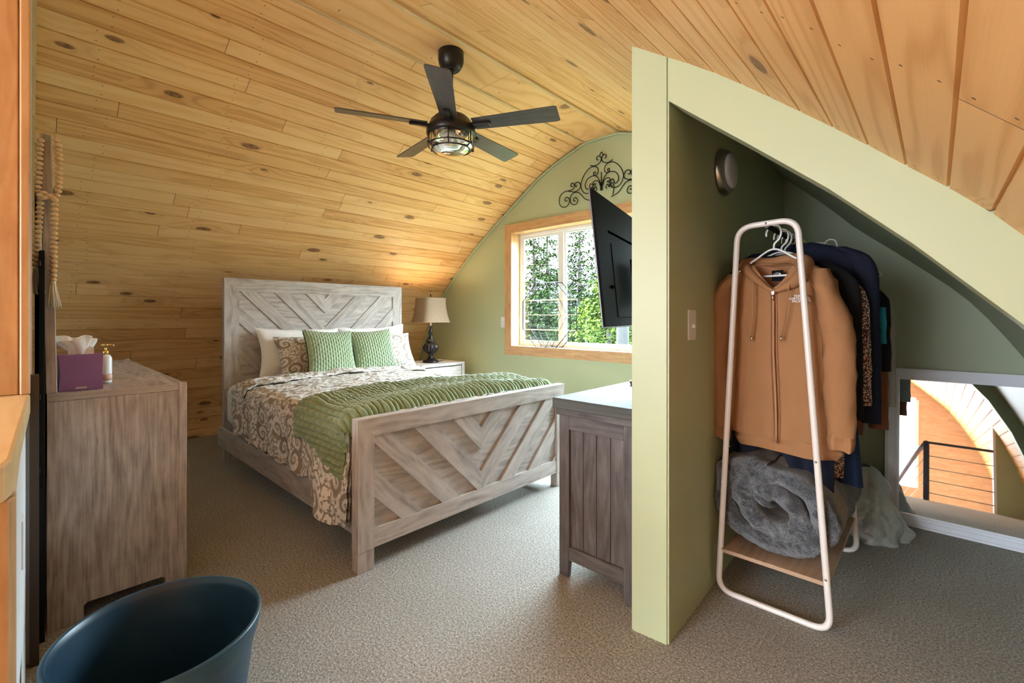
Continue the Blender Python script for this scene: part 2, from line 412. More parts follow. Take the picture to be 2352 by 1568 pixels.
# smooth resample of the flank by arc length
fl = crom([(a, 0, z) for a, z in PROF[1:]], 10)
arc = [0]
for p, q in zip(fl, fl[1:]): arc.append(arc[-1]+(q-p).length)
def flank(a):
    for i in range(len(arc)-1):
        if a <= arc[i+1]:
            t = (a-arc[i])/max(1e-9, arc[i+1]-arc[i]); return fl[i].lerp(fl[i+1], t)
    return fl[-1].copy()
NPL = int(arc[-1]/PIT)
def vault(mb, side, k0, k1, ya, yb, planks=True):
    """boards k0..k1 of one flank, from ya to yb"""
    prevv = None
    for k in range(k0, k1):
        a0, a1 = k*PIT, (k+1)*PIT
        A, Bp = flank(a0), flank(a1); t = (Bp-A).normalized(); nrm = Vector((t.z, 0, -t.x)); nrm = nrm if nrm.z > 0 else -nrm
        g = .008
        sec = [(a0, A+nrm*g), (a0+.0012, A+t*.0012+nrm*g), (a0+.0042, A+t*.0042), (a1-.0042, Bp-t*.0042), (a1-.0012, Bp-t*.0012+nrm*g), (a1, Bp+nrm*g)]
        if prevv is not None: sec[0] = (a0, None)
        vs = []
        for i, (a, p) in enumerate(sec):
            if p is None: vs.append((a0, prevv)); continue
            vs.append((a, (mb.bm.verts.new((XC+side*p.x, ya, p.z)), mb.bm.verts.new((XC+side*p.x, yb, p.z)))))
        for (aa, va), (ab, vb) in zip(vs, vs[1:]):
            f = mb.bm.faces.new((va[0], va[1], vb[1], vb[0]))
            uo = 0 if side < 0 else 200
            for l, (uu, vv) in zip(f.loops, ((ya, aa), (yb, aa), (yb, ab), (ya, ab))): l[mb.uv].uv = (uu+50, vv+uo*PIT+20*PIT)
        prevv = vs[-1][1]
kr = int(round((lambda: next(a for a, p in zip(arc, fl) if p.x >= 1.43))()/PIT))   # board where the closet header meets the right flank
mb = MB()
vault(mb, -1, 0, NPL, -4.2, YN)
vault(mb, 1, 0, kr, -4.2, YN)
vault(mb, 1, kr, NPL, -4.2, 1.55)
# wide flat ridge board, 2 cm proud
for (x0, x1, z0, z1) in ((-.1775, -.1765, 2.812, 2.790), (-.1765, .1765, 2.790, 2.790), (.1765, .1775, 2.790, 2.812)):
    vs = [mb.bm.verts.new(p) for p in ((XC+x0, -4.2, z0), (XC+x0, YN, z0), (XC+x1, YN, z1), (XC+x1, -4.2, z1))]; f = mb.bm.faces.new(vs)
    for l, uvv in zip(f.loops, ((-4.2, 0), (YN, 0), (YN, .102), (-4.2, .102))): l[mb.uv].uv = (uvv[0]+40, 900*PIT+(0.001+uvv[1]))
struct(mb.build('ceiling', M_ceil, fix=False, keep_origin=True))

for sx_ in (-1, 1):   # slim mouldings along both edges of the ridge board
    mb = MB(); mb.box(XC+sx_*.176-.012, -4.2, 2.776, XC+sx_*.176+.012, YN-.012, 2.800, 1, .006, seg=2); struct(mb.build('trim_%d' % (9+sx_), M_pale_trim, keep_origin=True))
# floor
mb = MB(); mb.box(-5.3, -.12, -.08, .9, YN+.1, 0, 0); struct(mb.build('floor', M_carpet, keep_origin=True))
mb = MB(); mb.box(-5.3, -.16, -.35, .9, -.12, -.001, 0); struct(mb.build('trim_1', M_post, keep_origin=True))
mb = MB(); mb.box(-5.4, -4.3, -1.7, 1.1, -.16, -1.6, 0); struct(mb.build('floor_2', M_tanwall, keep_origin=True))

# north (window) wall with opening
WX0, WX1, WZ0, WZ1 = -3.357, -1.10, .834, 2.06
outline = [(XC-s, z) for s, z in reversed(PROF[:-1])]+[(XC+s, z) for s, z in PROF[1:-1]]
mb = MB(); T = .02
def wall_cols(mb, x0, x1, y0, y1, holes, top=vz, zb=-.08, extra=0.0):
    xs = sorted(set([x0, x1]+[XC-s for s, _ in PROF]+[XC+s for s, _ in PROF]+[h for H in holes for h in H[:2]])); xs = [x for x in xs if x0 <= x <= x1]
    for a, b_ in zip(xs, xs[1:]):
        m_ = (a+b_)/2; hs = [H for H in holes if H[0] <= m_ <= H[1]]
        za, zb2 = top(abs(a-XC))+extra, top(abs(b_-XC))+extra
        lo = zb
        for H in hs:
            mb.prism([(a, y0, lo), (b_, y0, lo), (b_, y0, H[2]), (a, y0, H[2])], (0, y1-y0, 0)); lo = H[3]
        mb.prism([(a, y0, lo), (b_, y0, lo), (b_, y0, zb2), (a, y0, za)], (0, y1-y0, 0))
wall_cols(mb, XC-2.93, -.82+.02, YN, YN+.16, [(WX0, WX1, WZ0, WZ1)], extra=.06)
struct(mb.build('wall_north', M_wall, keep_origin=True))
# thin green bead along the arch
mb = MB(); pts = [(p.x, p.z) for p in fl]
path = [Vector((XC-x_, YN-.012, z_-.018)) for x_, z_ in reversed(pts) if z_ > .0]+[Vector((XC+x_, YN-.012, z_-.018)) for x_, z_ in pts if x_ < 1.42]
mb.tube(path, .011, 6); struct(mb.build('trim_2', M_wall, keep_origin=True))

# window: trim, jamb, vinyl frame, panes
win = bpy.data.objects.new('window_1', None); C.objects.link(win); win.location = (WX0, YN, WZ0); LOC['window_1'] = Vector(win.location); win['kind'] = 'structure'
tw = .088; yo = YN-.022
mb = MB()
mb.prism([(WX0-tw, yo, WZ1+tw), (WX1+tw, yo, WZ1+tw), (WX1, yo, WZ1), (WX0, yo, WZ1)], (0, .022, 0), 0)
mb.prism([(WX0-tw, yo, WZ0-tw), (WX1+tw, yo, WZ0-tw), (WX1, yo, WZ0), (WX0, yo, WZ0)], (0, .022, 0), 0)
mb.prism([(WX0-tw, yo, WZ0-tw), (WX0-tw, yo, WZ1+tw), (WX0, yo, WZ1), (WX0, yo, WZ0)], (0, .022, 0), 2)
mb.prism([(WX1+tw, yo, WZ0-tw), (WX1+tw, yo, WZ1+tw), (WX1, yo, WZ1), (WX1, yo, WZ0)], (0, .022, 0), 2)
mb.build('window_trim', M_trim, win)
mb = MB(); yi = YN+.15
mb.box(WX0-.012, yo+.003, WZ0-.012, WX0+.006, yi, WZ1+.012, 2); mb.box(WX1-.006, yo+.003, WZ0-.012, WX1+.012, yi, WZ1+.012, 2)
mb.box(WX0+.006, yo+.003, WZ1-.006, WX1-.006, yi, WZ1+.012, 0); mb.box(WX0+.006, yo+.003, WZ0-.012, WX1-.006, yi, WZ0+.008, 0)
mb.build('window_jamb', M_trim, win)
mb = MB(); fy0, fy1 = YN+.115, YN+.16; a0, a1, c0, c1 = WX0+.006, WX1-.006, WZ0+.008, WZ1-.006
def frame(mb, x0, x1, z0, z1, y0, y1, w_, bev=.003):
    mb.box(x0, y0, z0, x0+w_, y1, z1, 2, bev); mb.box(x1-w_, y0, z0, x1, y1, z1, 2, bev)
    mb.box(x0+w_, y0, z0, x1-w_, y1, z0+w_, 0, bev); mb.box(x0+w_, y0, z1-w_, x1-w_, y1, z1, 0, bev)
frame(mb, a0, a1, c0, c1, fy0, fy1, .034)
mb.box(-2.80, fy0+.004, c0+.034, -2.755, fy1, c1-.034, 2, .003); mb.box(-1.70, fy0+.004, c0+.034, -1.655, fy1, c1-.034, 2, .003)
fr = mb.build('window_frame', M_vinyl, win)
mb = MB(); frame(mb, a0+.034, -2.80, c0+.034, c1-.034, fy0+.008, fy0+.026, .026)
frame(mb, -2.755, -1.70, c0+.034, c1-.034, fy0+.02, fy1-.004, .022); frame(mb, -1.655, a1-.034, c0+.034, c1-.034, fy0+.008, fy0+.026, .026)
mb.build('window_sash', M_vinyl, win)
mb = MB(); mb.box(-2.812, fy0-.008, 1.40, -2.798, fy0+.01, 1.50, 2, .003); mb.build('window_latch', M_vinyl, win)
mb = MB(); mb.box(a0+.05, fy0+.016, c0+.05, -2.82, fy0+.020, c1-.05); mb.box(-2.74, fy0+.030, c0+.05, -1.715, fy0+.034, c1-.05); mb.box(-1.64, fy0+.016, c0+.05, a1-.05, fy0+.020, c1-.05)
mb.build('window_pane', M_pane, win)

# pier wall between bed area and closet (slightly out of square as in the photo) and header
mb = MB()
pz = lambda x: vz(abs(x-XC))
A = [(-.822, 1.525), (-.686, 1.538), (-.745, YC+.1), (-.86, YC+.1)]
tmp = bmesh.new(); lo = [tmp.verts.new((x, y, -.02)) for x, y in A]; hi = [tmp.verts.new((x, y, pz(x)+.02)) for x, y in A]
tmp.faces.new(lo[::-1]); tmp.faces.new(hi)
for i in range(4): tmp.faces.new((lo[i], lo[(i+1) % 4], hi[(i+1) % 4], hi[i]))
bmesh.ops.recalc_face_normals(tmp, faces=tmp.faces[:]); bmesh.ops.bevel(tmp, geom=[e for e in tmp.edges if abs(e.verts[0].co.z-e.verts[1].co.z) > 1], offset=.006, segments=2, affect='EDGES')
mb.merge(tmp, 2); struct(mb.build('wall_pier', M_wall, keep_origin=True))
# header following the arch
mb = MB(); HD = [(-.686, 1.907), (-.449, 1.707), (-.223, 1.512), (-.041, 1.334), (.144, 1.133), (.30, .93), (.42, .70), (.52, .42), (.60, .0)]
hs = [(x, pz(x)+.02, z) for x, z in HD]
for (xa, ta, ba), (xb, tb, bb) in zip(hs, hs[1:]):
    mb.prism([(xa, 1.536, ba), (xb, 1.536, bb), (xb, 1.536, max(tb, bb+.01)), (xa, 1.536, ta)], (0, .115, 0))
struct(mb.build('wall_header', M_wall, keep_origin=True))
# closet back wall and painted closet vault
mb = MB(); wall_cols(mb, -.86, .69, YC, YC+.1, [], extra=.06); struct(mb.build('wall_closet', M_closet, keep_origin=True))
mb = MB()
def cv(u, v):
    p = flank(kr*PIT-.05+u*(arc[-1]-kr*PIT-1.6+.05)); return Vector((XC+p.x-.004, 1.55+v*(YC-1.55), p.z-.004-.11*v*max(0, min(1, (XC+p.x+.80)/.45))))
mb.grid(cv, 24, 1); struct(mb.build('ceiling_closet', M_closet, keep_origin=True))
# south wall face behind the dresser, drywall with pine strip at the ceiling and corner
mb = MB(); wall_cols(mb, XC-2.93, -2.2, -.10, YS, [], extra=.06); struct(mb.build('wall_south', M_white_wall, keep_origin=True))
mb = MB()
path = [(XC-p.x, p.z) for p in reversed(fl) if p.z > .02]
for (xa, za), (xb, zb) in zip(path, path[1:]):
    nx, nz = (zb-za), -(xb-xa); L_ = math.hypot(nx, nz); nx, nz = nx/L_*.045, nz/L_*.045
    if nz > 0: nx, nz = -nx, -nz
    mb.prism([(xa, YS, za), (xb, YS, zb), (xb+nx, YS, zb+nz), (xa+nx, YS, za+nz)], (0, .022, 0), 0)
struct(mb.build('trim_3', M_pale_trim, keep_origin=True))
# half wall with cap, end trim, and the tall casing post
mb = MB(); mb.prism([(-2.25, -.135, -.02), (-1.205, -.14, -.02), (-1.205, -.0095, -.02), (-2.14, .003, -.02), (-2.25, .003, -.02)], (0, 0, .86), 2); struct(mb.build('wall_half', M_white_wall, keep_origin=True))
def slab(poly, z0, z1, bev, g):
    tmp = bmesh.new(); a = [tmp.verts.new((x, y, z0)) for x, y in poly]; c = [tmp.verts.new((x, y, z1)) for x, y in poly]; n = len(poly)
    tmp.faces.new(a[::-1]); tmp.faces.new(c)
    for k in range(n): tmp.faces.new((a[k], a[(k+1) % n], c[(k+1) % n], c[k]))
    bmesh.ops.recalc_face_normals(tmp, faces=tmp.faces[:]); bmesh.ops.bevel(tmp, geom=tmp.edges[:], offset=bev, segments=3, affect='EDGES', profile=.5); m_ = MB(); m_.merge(tmp, g); return m_
struct(slab([(-2.16, -.42), (-1.155, -.42), (-1.150, -.045), (-1.165, -.022), (-1.20, -.014), (-2.12, .012), (-2.16, .014)], .832, .90, .007, 0).build('trim_4', M_pale_trim, keep_origin=True))
struct(slab([(-1.205, -.40), (-1.175, -.40), (-1.172, -.045), (-1.178, -.018), (-1.205, -.0085)], -.02, .832, .004, 2).build('trim_5', M_post, keep_origin=True))
mb = MB(); mb.box(-2.25, -.42, .90, -2.155, -.012, 2.80, 2, .004); mb.box(-2.25, -.010, .90, -2.14, .014, 2.80, 2, .004)
struct(mb.build('trim_6', M_post, keep_origin=True))
# far room: gable wall with door and windows, partition by the railing, railing
YG = -3.8
mb = MB(); wall_cols(mb, XC-2.93, XC+2.93, YG-.12, YG, [(-1.05, -.27, .05, 1.42), (-3.1, -1.25, .4, 2.25)], zb=-1.6, extra=.06)
struct(mb.build('wall_gable', M_tanwall, keep_origin=True))
mb = MB(); mb.box(-5.35, -3.9, -1.6, -5.18, -.16, .02); mb.box(.68, -3.9, -1.6, .78, -.16, .02); struct(mb.build('wall_low', M_tanwall, keep_origin=True))
for i, (x0, x1, z0, z1) in enumerate(((-1.05, -.27, .05, 1.42), (-3.1, -1.25, .4, 2.25))):
    mb = MB(); frame(mb, x0-.05, x1+.05, z0-.05, z1+.05, YG-.02, YG+.02, .06); o = struct(mb.build('window_%d' % (i+2), M_vinyl, keep_origin=True))
    mb = MB(); mb.box(x0, YG-.07, z0, x1, YG-.066, z1); mb.build('window_pane', M_pane, o)
mb = MB(); wall_cols(mb, .45, .69, -.26, -.14, [], extra=.04); struct(mb.build('wall_partition', M_wall, keep_origin=True))
mb = MB(); mb.box(.43, -.265, 0, .452, -.135, 1.06, 2); struct(mb.build('trim_7', M_vinyl, keep_origin=True))
rl = thing('railing', 'dark metal stair railing with rope cables seen in the leaning mirror', 'railing', (-.08, -.1, 0))
mb = MB(); mb.box(-.105, -.105, 0, -.055, -.065, .60, 2, .004); mb.build('post', M_railblk, rl)
mb = MB(); mb.box(-.105, -.11, .60, .43, -.06, .625, 0, .003); mb.build('handrail', M_railblk, rl)
mb = MB(); mb.tube([(-.08, -.085, .61), (-.16, -.6, .52), (-.40, -2.0, .10)], .024, 8); mb.build('handrail', M_railblk, rl)
for k in range(4):
    z = .08+k*.13
    mb = MB(); mb.tube([(-.06, -.085, z), (.43, -.085, z-.003)], .0045, 6); mb.build('cable', M_cable, rl)
    mb = MB(); mb.tube([(-.08, -.085, z), (-.40, -2.0, z-.5)], .0045, 6); mb.build('cable', M_cable, rl)

# ------------------------------------------------------------------ bed
bed = thing('bed_frame', 'whitewashed oak bed frame with chevron headboard and footboard on the carpet', 'bed', (-3.0, 1.87, 0))
def clip(poly, a, b_, c):       # keep a*x+b*y<=c
    out = []
    for i in range(len(poly)):
        p, q = poly[i], poly[(i+1) % len(poly)]; fp = a*p[0]+b_*p[1]-c; fq = a*q[0]+b_*q[1]-c
        if fp <= 0: out.append(p)
        if fp*fq < 0: t = fp/(fp-fq); out.append((p[0]+(q[0]-p[0])*t, p[1]+(q[1]-p[1])*t))
    return out
def chevron(mb, X, y0, y1, z0, z1, yc, edge, pitch, raised, dirx=1):
    """45 degree V boards in the plane x=X, alternately raised"""
    for side in (-1, 1):
        base = [(y0, z0), (yc, z0), (yc, z1), (y0, z1)] if side < 0 else [(yc, z0), (y1, z0), (y1, z1), (yc, z1)]
        for k in range(-9, 6):
            v0 = edge+k*pitch; v1 = v0+pitch
            # v = z - |y-yc|
            s_ = -side   # v = z + s_*(y-yc)
            p = clip(base, -s_, -1, -(v0+s_*yc)); p = clip(p, s_, 1, v1+s_*yc) if len(p) > 2 else p
            if len(p) < 3: continue
            th = raised if k % 2 == 0 else .001
            tmp = bmesh.new(); f1 = [tmp.verts.new((X, a, z)) for a, z in p]; f2 = [tmp.verts.new((X+th*dirx, a, z)) for a, z in p]
            tmp.faces.new(f2); n = len(p)
            for i in range(n): tmp.faces.new((f1[i], f1[(i+1) % n], f2[(i+1) % n], f2[i]))
            off = (random.uniform(0, 30), random.uniform(0, 30)); vm = {v: mb.bm.verts.new(v.co) for v in tmp.verts}
            gdir = Vector((0, 1, -s_)).normalized() if k % 2 == 0 else Vector((0, 1, 0)); pd = Vector((0, gdir.z, -gdir.y))
            if k % 2: pd = Vector((0, 0, 1))
            for f in tmp.faces:
                nf = mb.bm.faces.new([vm[v] for v in f.verts])
                for l in nf.loops: l[mb.uv].uv = (l.vert.co.dot(gdir)+off[0], l.vert.co.dot(pd)+l.vert.co.x+off[1])
            tmp.free()
def panel_board(name, X, y0, y1, z0, z1, fw, fb, yc, edge, pitch, th, raised, legw, legz, back, capov):
    o = None
    mb = MB()   # frame with mitred corners, faces +X
    for poly, g in (([(y0, z1), (y1, z1), (y1-fw, z1-fw), (y0+fw, z1-fw)], 1), ([(y0, z1), (y0+fw, z1-fw), (y0+fw, z0), (y0, z0)], 2), ([(y1, z1), (y1-fw, z1-fw), (y1-fw, z0), (y1, z0)], 2)):
        mb.prism([(X-back, a, z) for a, z in poly], (back+.0, 0, 0), g)
    if fb: mb.prism([(X-back*.8, a, z) for a, z in ((y0+fw, z0+.0), (y1-fw, z0+.0), (y1-fw, z0+fb), (y0+fw, z0+fb))], (back*.8-.004, 0, 0), 1)
    o = mb.build(name, M_grey, bed)
    mb = MB(); mb.box(X-back*.8, y0+fw-.002, z0, X-th, y1-fw+.002, z1-fw+.002, 1); mb.build('back_panel', M_grey, o)
    mb = MB(); chevron(mb, X-th+.0005, y0+fw, y1-fw, z0+fb, z1-fw, yc, edge, pitch, raised); mb.build('chevron_board', M_grey, o)
    for a in (y0, y1-legw):
        mb = MB(); mb.box(X-back, a, 0, X-.003, a+legw, z0, 2, .002); mb.build('leg', M_grey, bed)
panel_board('headboard', -4.10, 1.075, 2.70, .58, 1.462, .105, .0, 1.885, .925, .131, .012, .010, .085, 0, .055, 0)
panel_board('footboard', -1.88, 1.012, 2.545, .095, .69, .082, .085, 1.77, .150, .1245, .024, .016, .082, 0, .055, 0)
for y in (1.03, 2.52):
    mb = MB(); mb.box(-4.10, y, .15, -1.935, y+.028, .295, 0, .002); mb.build('side_rail', M_grey, bed)

# mattress
mb = MB()
def rbox(mb, x0, x1, y0, y1, z0, z1, r, n=14, wob=0, uvs=True):
    tmp = bmesh.new(); bmesh.ops.create_cube(tmp, size=1)
    for v in tmp.verts: v.co = Vector(((x0+x1)/2+v.co.x*(x1-x0), (y0+y1)/2+v.co.y*(y1-y0), (z0+z1)/2+v.co.z*(z1-z0)))
    bmesh.ops.bevel(tmp, geom=tmp.edges[:], offset=r, segments=6, affect='EDGES', profile=.5)
    for f in tmp.faces: f.smooth = True
    mb.merge(tmp, 0)
rbox(mb, -4.08, -1.97, 1.075, 2.505, .30, .625, .07)
tag(mb.build('mattress', M_sheet), 'white fitted mattress between the chevron headboard and footboard', 'mattress')

# comforter: drape profile across the bed
def drape(s, X, top, hl, hr, yl=1.03, yr=2.56, rad=.09, flare=0.0):
    """s in 0..1 from left hem over the top to right hem"""
    segs = [max(.01, top-rad-hl), rad*pi/2, (yr-yl-2*rad), rad*pi/2, max(.01, top-rad-hr)]
    tot = sum(segs); d = s*tot
    if d < segs[0]:
        k = d/segs[0]; return (yl-flare*(1-k), hl+d, d, (-1, 0))
    d -= segs[0]
    if d < segs[1]:
        a = d/rad; return (yl+rad-rad*cos(a), top-rad+rad*sin(a), s*tot, (-cos(a), sin(a)))
    d -= segs[1]
    if d < segs[2]: return (yl+rad+d, top, s*tot, (0, 1))
    d -= segs[2]
    if d < segs[3]:
        a = d/rad; return (yr-rad+rad*sin(a), top-rad+rad*cos(a), s*tot, (sin(a), cos(a)))
    d -= segs[3]; return (yr, top-rad-d, s*tot, (1, 0))
def hem(X):
    if X < -2.35: return .34-.05*(X+3.6)/1.25+.012*sin(X*17)+.01*sin(X*41)
    t = (X+2.35)/.40; return .29-.115*min(1, t*1.5)+.03*max(0, t-.75)*4+.006*sin(X*30)
def hump(X, Y): return .022*sin((Y-1.0)/1.5*pi)*(1+.3*sin(X*3))+.008*fbm((X, Y, 0), 5)
def comf(u, v, lift=0.0, x0=-3.66, x1=-1.942):
    X = x0+(x1-x0)*u
    flare = .06*exp(-((X+2.13)/.11)**2)
    y, z, d, n = drape(v, X, .665, hem(X), .36, flare=flare+.01)
    puff = .012*fbm((X*1.2, d, 0), 4)+.007*fbm((X, d*1.5, 3), 12)+hump(X, y)*(1 if n[1] > .5 else 0)
    if n[0] < -.6: puff += .020*sin(X*19+d*3)*min(1, max(0, (.62-z)*4))+.012+.012*abs(sin(X*24))*min(1, max(0, (X+2.35)*8))*min(1, (-1.942-X)*12)
    y += n[0]*(puff+lift); z += n[1]*(puff+lift)
    if n[0] < -.6: z = max(z, .135)
    return Vector((X+.02*fbm((d*3, 0, X))*min(1, (1-u)*6), y, z))
mb = MB()
V = mb.grid(lambda u, v: comf(u, v), 130, 190, lambda u, v: (u*1.7, v*2.1))
V = mb.grid(lambda u, v: comf(u, v, -.016), 60, 90, lambda u, v: (u*1.7, v*2.1), flip=True)
def edge_roll(u, v):   # soft rolled head edge of the duvet
    c = comf(0, .04+v*.92); a = u*2*pi; return c+Vector((.022*cos(a), 0, .018*sin(a)-.004))
mb.grid(edge_roll, 10, 120, lambda u, v: (u*.13, v*2.1), wrapu=True)
cf = mb.build('comforter', M_pais, fix=False); tag(cf, 'brown and white paisley comforter spread over the bed, hanging over its left rail', 'comforter')
# turned-down band near the pillows
mb = MB()
def band(u, v):
    a = u*2*pi; c = comf(0, .115+v*.76); rx, rz = .135, .020
    cx = -3.60+.02*sin(v*9)+.10*(v-.5)*0; x = rx*cos(a); z = rz*sin(a)*(1+.6*fbm((cos(a), v*8, 0), 2))
    return Vector((cx+x+.02+.010*fbm((v*10, cos(a), 2), 1.2), c.y, c.z+.010+z))
mb.grid(band, 26, 120, lambda u, v: (u*.55+.3, v*1.6), wrapu=True)
mb.build('turned_down_edge', M_pais, cf)

# throw blanket: chunky ribs along X
mb = MB()
def throw(u, v, lift=0.0):
    yl_ = None; XL = -2.50
    y, z, d, n = drape(v, 0, .692, .50, .45, yl=1.0, yr=2.575, rad=.10)
    w0 = -2.56-.10*sin(min(1, max(0, (y-1.0)/1.5))*pi*.9)+.012*sin(d*22)+.015*fbm((d*4, 1, 1))
    x1_ = -1.943 if n[1] > .3 else -1.975
    X = w0+(x1_-w0)*u
    y, z, d, n = drape(v, X, .692, .49+.06*(1-u)*0+.04*sin(u*5)-.05*u, .45, yl=1.0, yr=2.575, rad=.10)
    d -= .692-.10-(.49+.04*sin(u*5)-.05*u)
    rib = abs(cos(pi*d/.030)); rib = rib**.6
    lobe = .72+.28*abs(cos(pi*(u*10+.5*(int(d/.030+100.5) % 2))))**.5
    fold = .020*sin((X+2.5)*14+sin(d*2.2)*2.2)*(1 if n[1] > .5 else .4)
    lowrow = .5+.5*max(0, min(1, (X+2.62)*6))
    puff = .025*rib*lobe*lowrow+fold*.5+hump(X, y)*(1 if n[1] > .5 else 0)+.006*fbm((X*3, d*3, 0), 3)+lift
    edge = min(u, 1-u)*30; puff *= min(1, edge+.25)
    yy = y+n[0]*puff; zz = z+n[1]*puff
    if n[1] > .3 and u > .82: k_ = (u-.82)/.18; zz -= .075*(1-sqrt(max(0, 1-k_*k_)))
    return Vector((X+.006*sin(d*50), yy, zz+.006))
mb.grid(throw, 90, 760, lambda u, v: (u, v*3))
mb.grid(lambda u, v: throw(u, v, -.010), 24, 120, lambda u, v: (u, v*3), flip=True)
tag(mb.build('throw_blanket', M_throw, fix=False), 'olive green ribbed plush throw folded across the foot of the bed', 'blanket')

# pillows
def pillow(name, label, cat, mat, c, w_, h_, t_, lean, yaw=0, roll=0, ribs=None, uvs=(1, 1), group=None, n=44, floppy=0, seed=0, pinch=.10):
    mb = MB(); nn = n
    R_ = Matrix.Translation(c) @ Matrix.Rotation(yaw, 4, 'Z') @ Matrix.Rotation(-lean, 4, 'Y') @ Matrix.Rotation(roll, 4, 'X')
    def f(sgn):
        def g(u, v):
            a, b_ = u*2-1, v*2-1
            ea = (1-pinch*(1-b_*b_)*0-pinch*cos(b_*pi/2)*abs(a)**2.0); eb = (1-pinch*cos(a*pi/2)*abs(b_)**2.0)
            y = a*w_/2*ea; z = b_*h_/2*eb
            th = t_/2*max(0, (1-abs(a)**2.6))**.55*max(0, (1-abs(b_)**2.6))**.55
            th += floppy*fbm((a*1.3, b_*1.3, seed), 2.2)*(1-max(abs(a), abs(b_))**4)*.5
            if ribs:
                pr, rr = ribs; row = int((b_+1)*h_/2/rr)
                rb = abs(cos(pi*((a+1)*w_/2/pr)))**.6; rw = abs(sin(pi*((b_+1)*h_/2/rr)+.5*pi*(int((a+1)*w_/2/pr+.5) % 2)))**.5
                th += .0105*rb*(.15+.85*rw)
            return R_ @ Vector((sgn*th, y, z+(floppy*.3*fbm((a*2, 0, seed), 1.4)*(b_ > .6))))
        return g
    mb.grid(f(1), nn, nn, lambda u, v: (u*uvs[0], v*uvs[1])); mb.grid(f(-1), max(20, nn//4), max(20, nn//4), lambda u, v: (u*uvs[0]+.5, v*uvs[1]), flip=True)
    o = mb.build(name, mat, fix=False); tag(o, label, cat, group); return o
pillow('pillow', 'white bed pillow at the left, standing against the headboard', 'pillow', M_sheet, (-3.98, 1.62, .845), .70, .44, .15, radians(14), roll=radians(-1), floppy=.03, seed=1)
pillow('pillow', 'white bed pillow at the right by the lamp, standing against the headboard', 'pillow', M_sheet, (-3.98, 2.33, .845), .70, .45, .15, radians(12), roll=radians(2), floppy=.03, seed=5)
pillow('pillow_sham', 'brown paisley pillow sham left of the green cushions', 'pillow', M_pais, (-3.86, 1.66, .825), .58, .37, .15, radians(26), yaw=radians(3), uvs=(.62, .46), floppy=.02, seed=2)
pillow('pillow_sham', 'white and grey paisley pillow sham right of the green cushions', 'pillow', M_pais, (-3.86, 2.36, .825), .60, .37, .15, radians(26), yaw=radians(-3), uvs=(.62, .46), floppy=.02, seed=9)
pillow('cushion', 'green ribbed square cushion, the left one of the pair', 'cushion', M_gpil, (-3.70, 1.745, .845), .43, .41, .15, radians(20), yaw=radians(4), roll=radians(-3), ribs=(.0222, .040), n=230, group='green cushions on the bed')
pillow('cushion', 'green ribbed square cushion, the right one of the pair', 'cushion', M_gpil, (-3.76, 2.175, .845), .41, .40, .15, radians(22), yaw=radians(-6), roll=radians(3), ribs=(.0222, .040), n=230, group='green cushions on the bed')

# ------------------------------------------------------------------ nightstand and lamp
ns = thing('nightstand', 'whitewashed oak nightstand beside the bed, under the table lamp', 'nightstand', (-4.10, 3.10, 0))
nx0, nx1, ny0, ny1, nz = -4.34, -3.88, 2.80, 3.38, .65
mb = MB(); mb.box(nx0, ny0, nz-.03, nx1, ny1, nz, 1, .002); mb.box(nx0, ny0, .06, nx1-.02, ny0+.03, nz-.03, 2); mb.box(nx0, ny1-.03, .06, nx1-.02, ny1, nz-.03, 2); mb.box(nx0, ny0+.03, .06, nx0+.015, ny1-.03, nz-.03, 2); mb.box(nx0, ny0+.03, .06, nx1-.02, ny1-.03, .09, 1)
mb.box(nx1-.02, ny0, .06, nx1, ny0+.04, nz-.03, 2); mb.box(nx1-.02, ny1-.04, .06, nx1, ny1, nz-.03, 2); mb.build('body', M_grey, ns)
for z0, z1 in ((.36, .61), (.10, .35)):
    mb = MB(); mb.box(nx1-.018, ny0+.045, z0, nx1-.004, ny1-.045, z1, 1, .002); d_ = mb.build('drawer', M_grey, ns)
    mb = MB(); mb.tube([(nx1-.004, 3.09, (z0+z1)/2), (nx1+.018, 3.09, (z0+z1)/2)], .012, 10); mb.build('knob', M_black, d_)
for y in (ny0, ny1-.05):
    for x in (nx0, nx1-.05):
        mb = MB(); mb.box(x, y, 0, x+.05, y+.05, .06, 2); mb.build('leg', M_grey, ns)
LX, LY, LZ = -4.08, 3.06, .65
lp = thing('table_lamp', 'bronze urn table lamp with tan shade lit on the nightstand', 'lamp', (LX, LY, LZ))
pr_ = [(.001, .0), (.086, .0), (.089, .014), (.080, .024), (.060, .030), (.038, .045), (.026, .062), (.024, .078), (.036, .088), (.030, .096), (.050, .108), (.070, .128), (.080, .155), (.078, .180), (.064, .203), (.040, .216), (.030, .222), (.052, .230), (.054, .240), (.040, .246), (.026, .256), (.030, .270), (.020, .285), (.014, .310), (.022, .325), (.024, .338), (.014, .352), (.011, .39), (.016, .40), (.011, .42), (.001, .425)]
mb = MB(); mb.lathe([(r, LZ+z) for r, z in pr_], (LX, LY), 96, flute=lambda z: .07 if LZ+.10 < z < LZ+.21 else 0); mb.build('lamp_base', M_fanblk, lp)
mb = MB(); mb.lathe([(.001, LZ+.40), (.018, LZ+.40), (.014, LZ+.43), (.010, LZ+.46), (.001, LZ+.46)], (LX, LY), 16); mb.build('stem', M_nickel, lp)
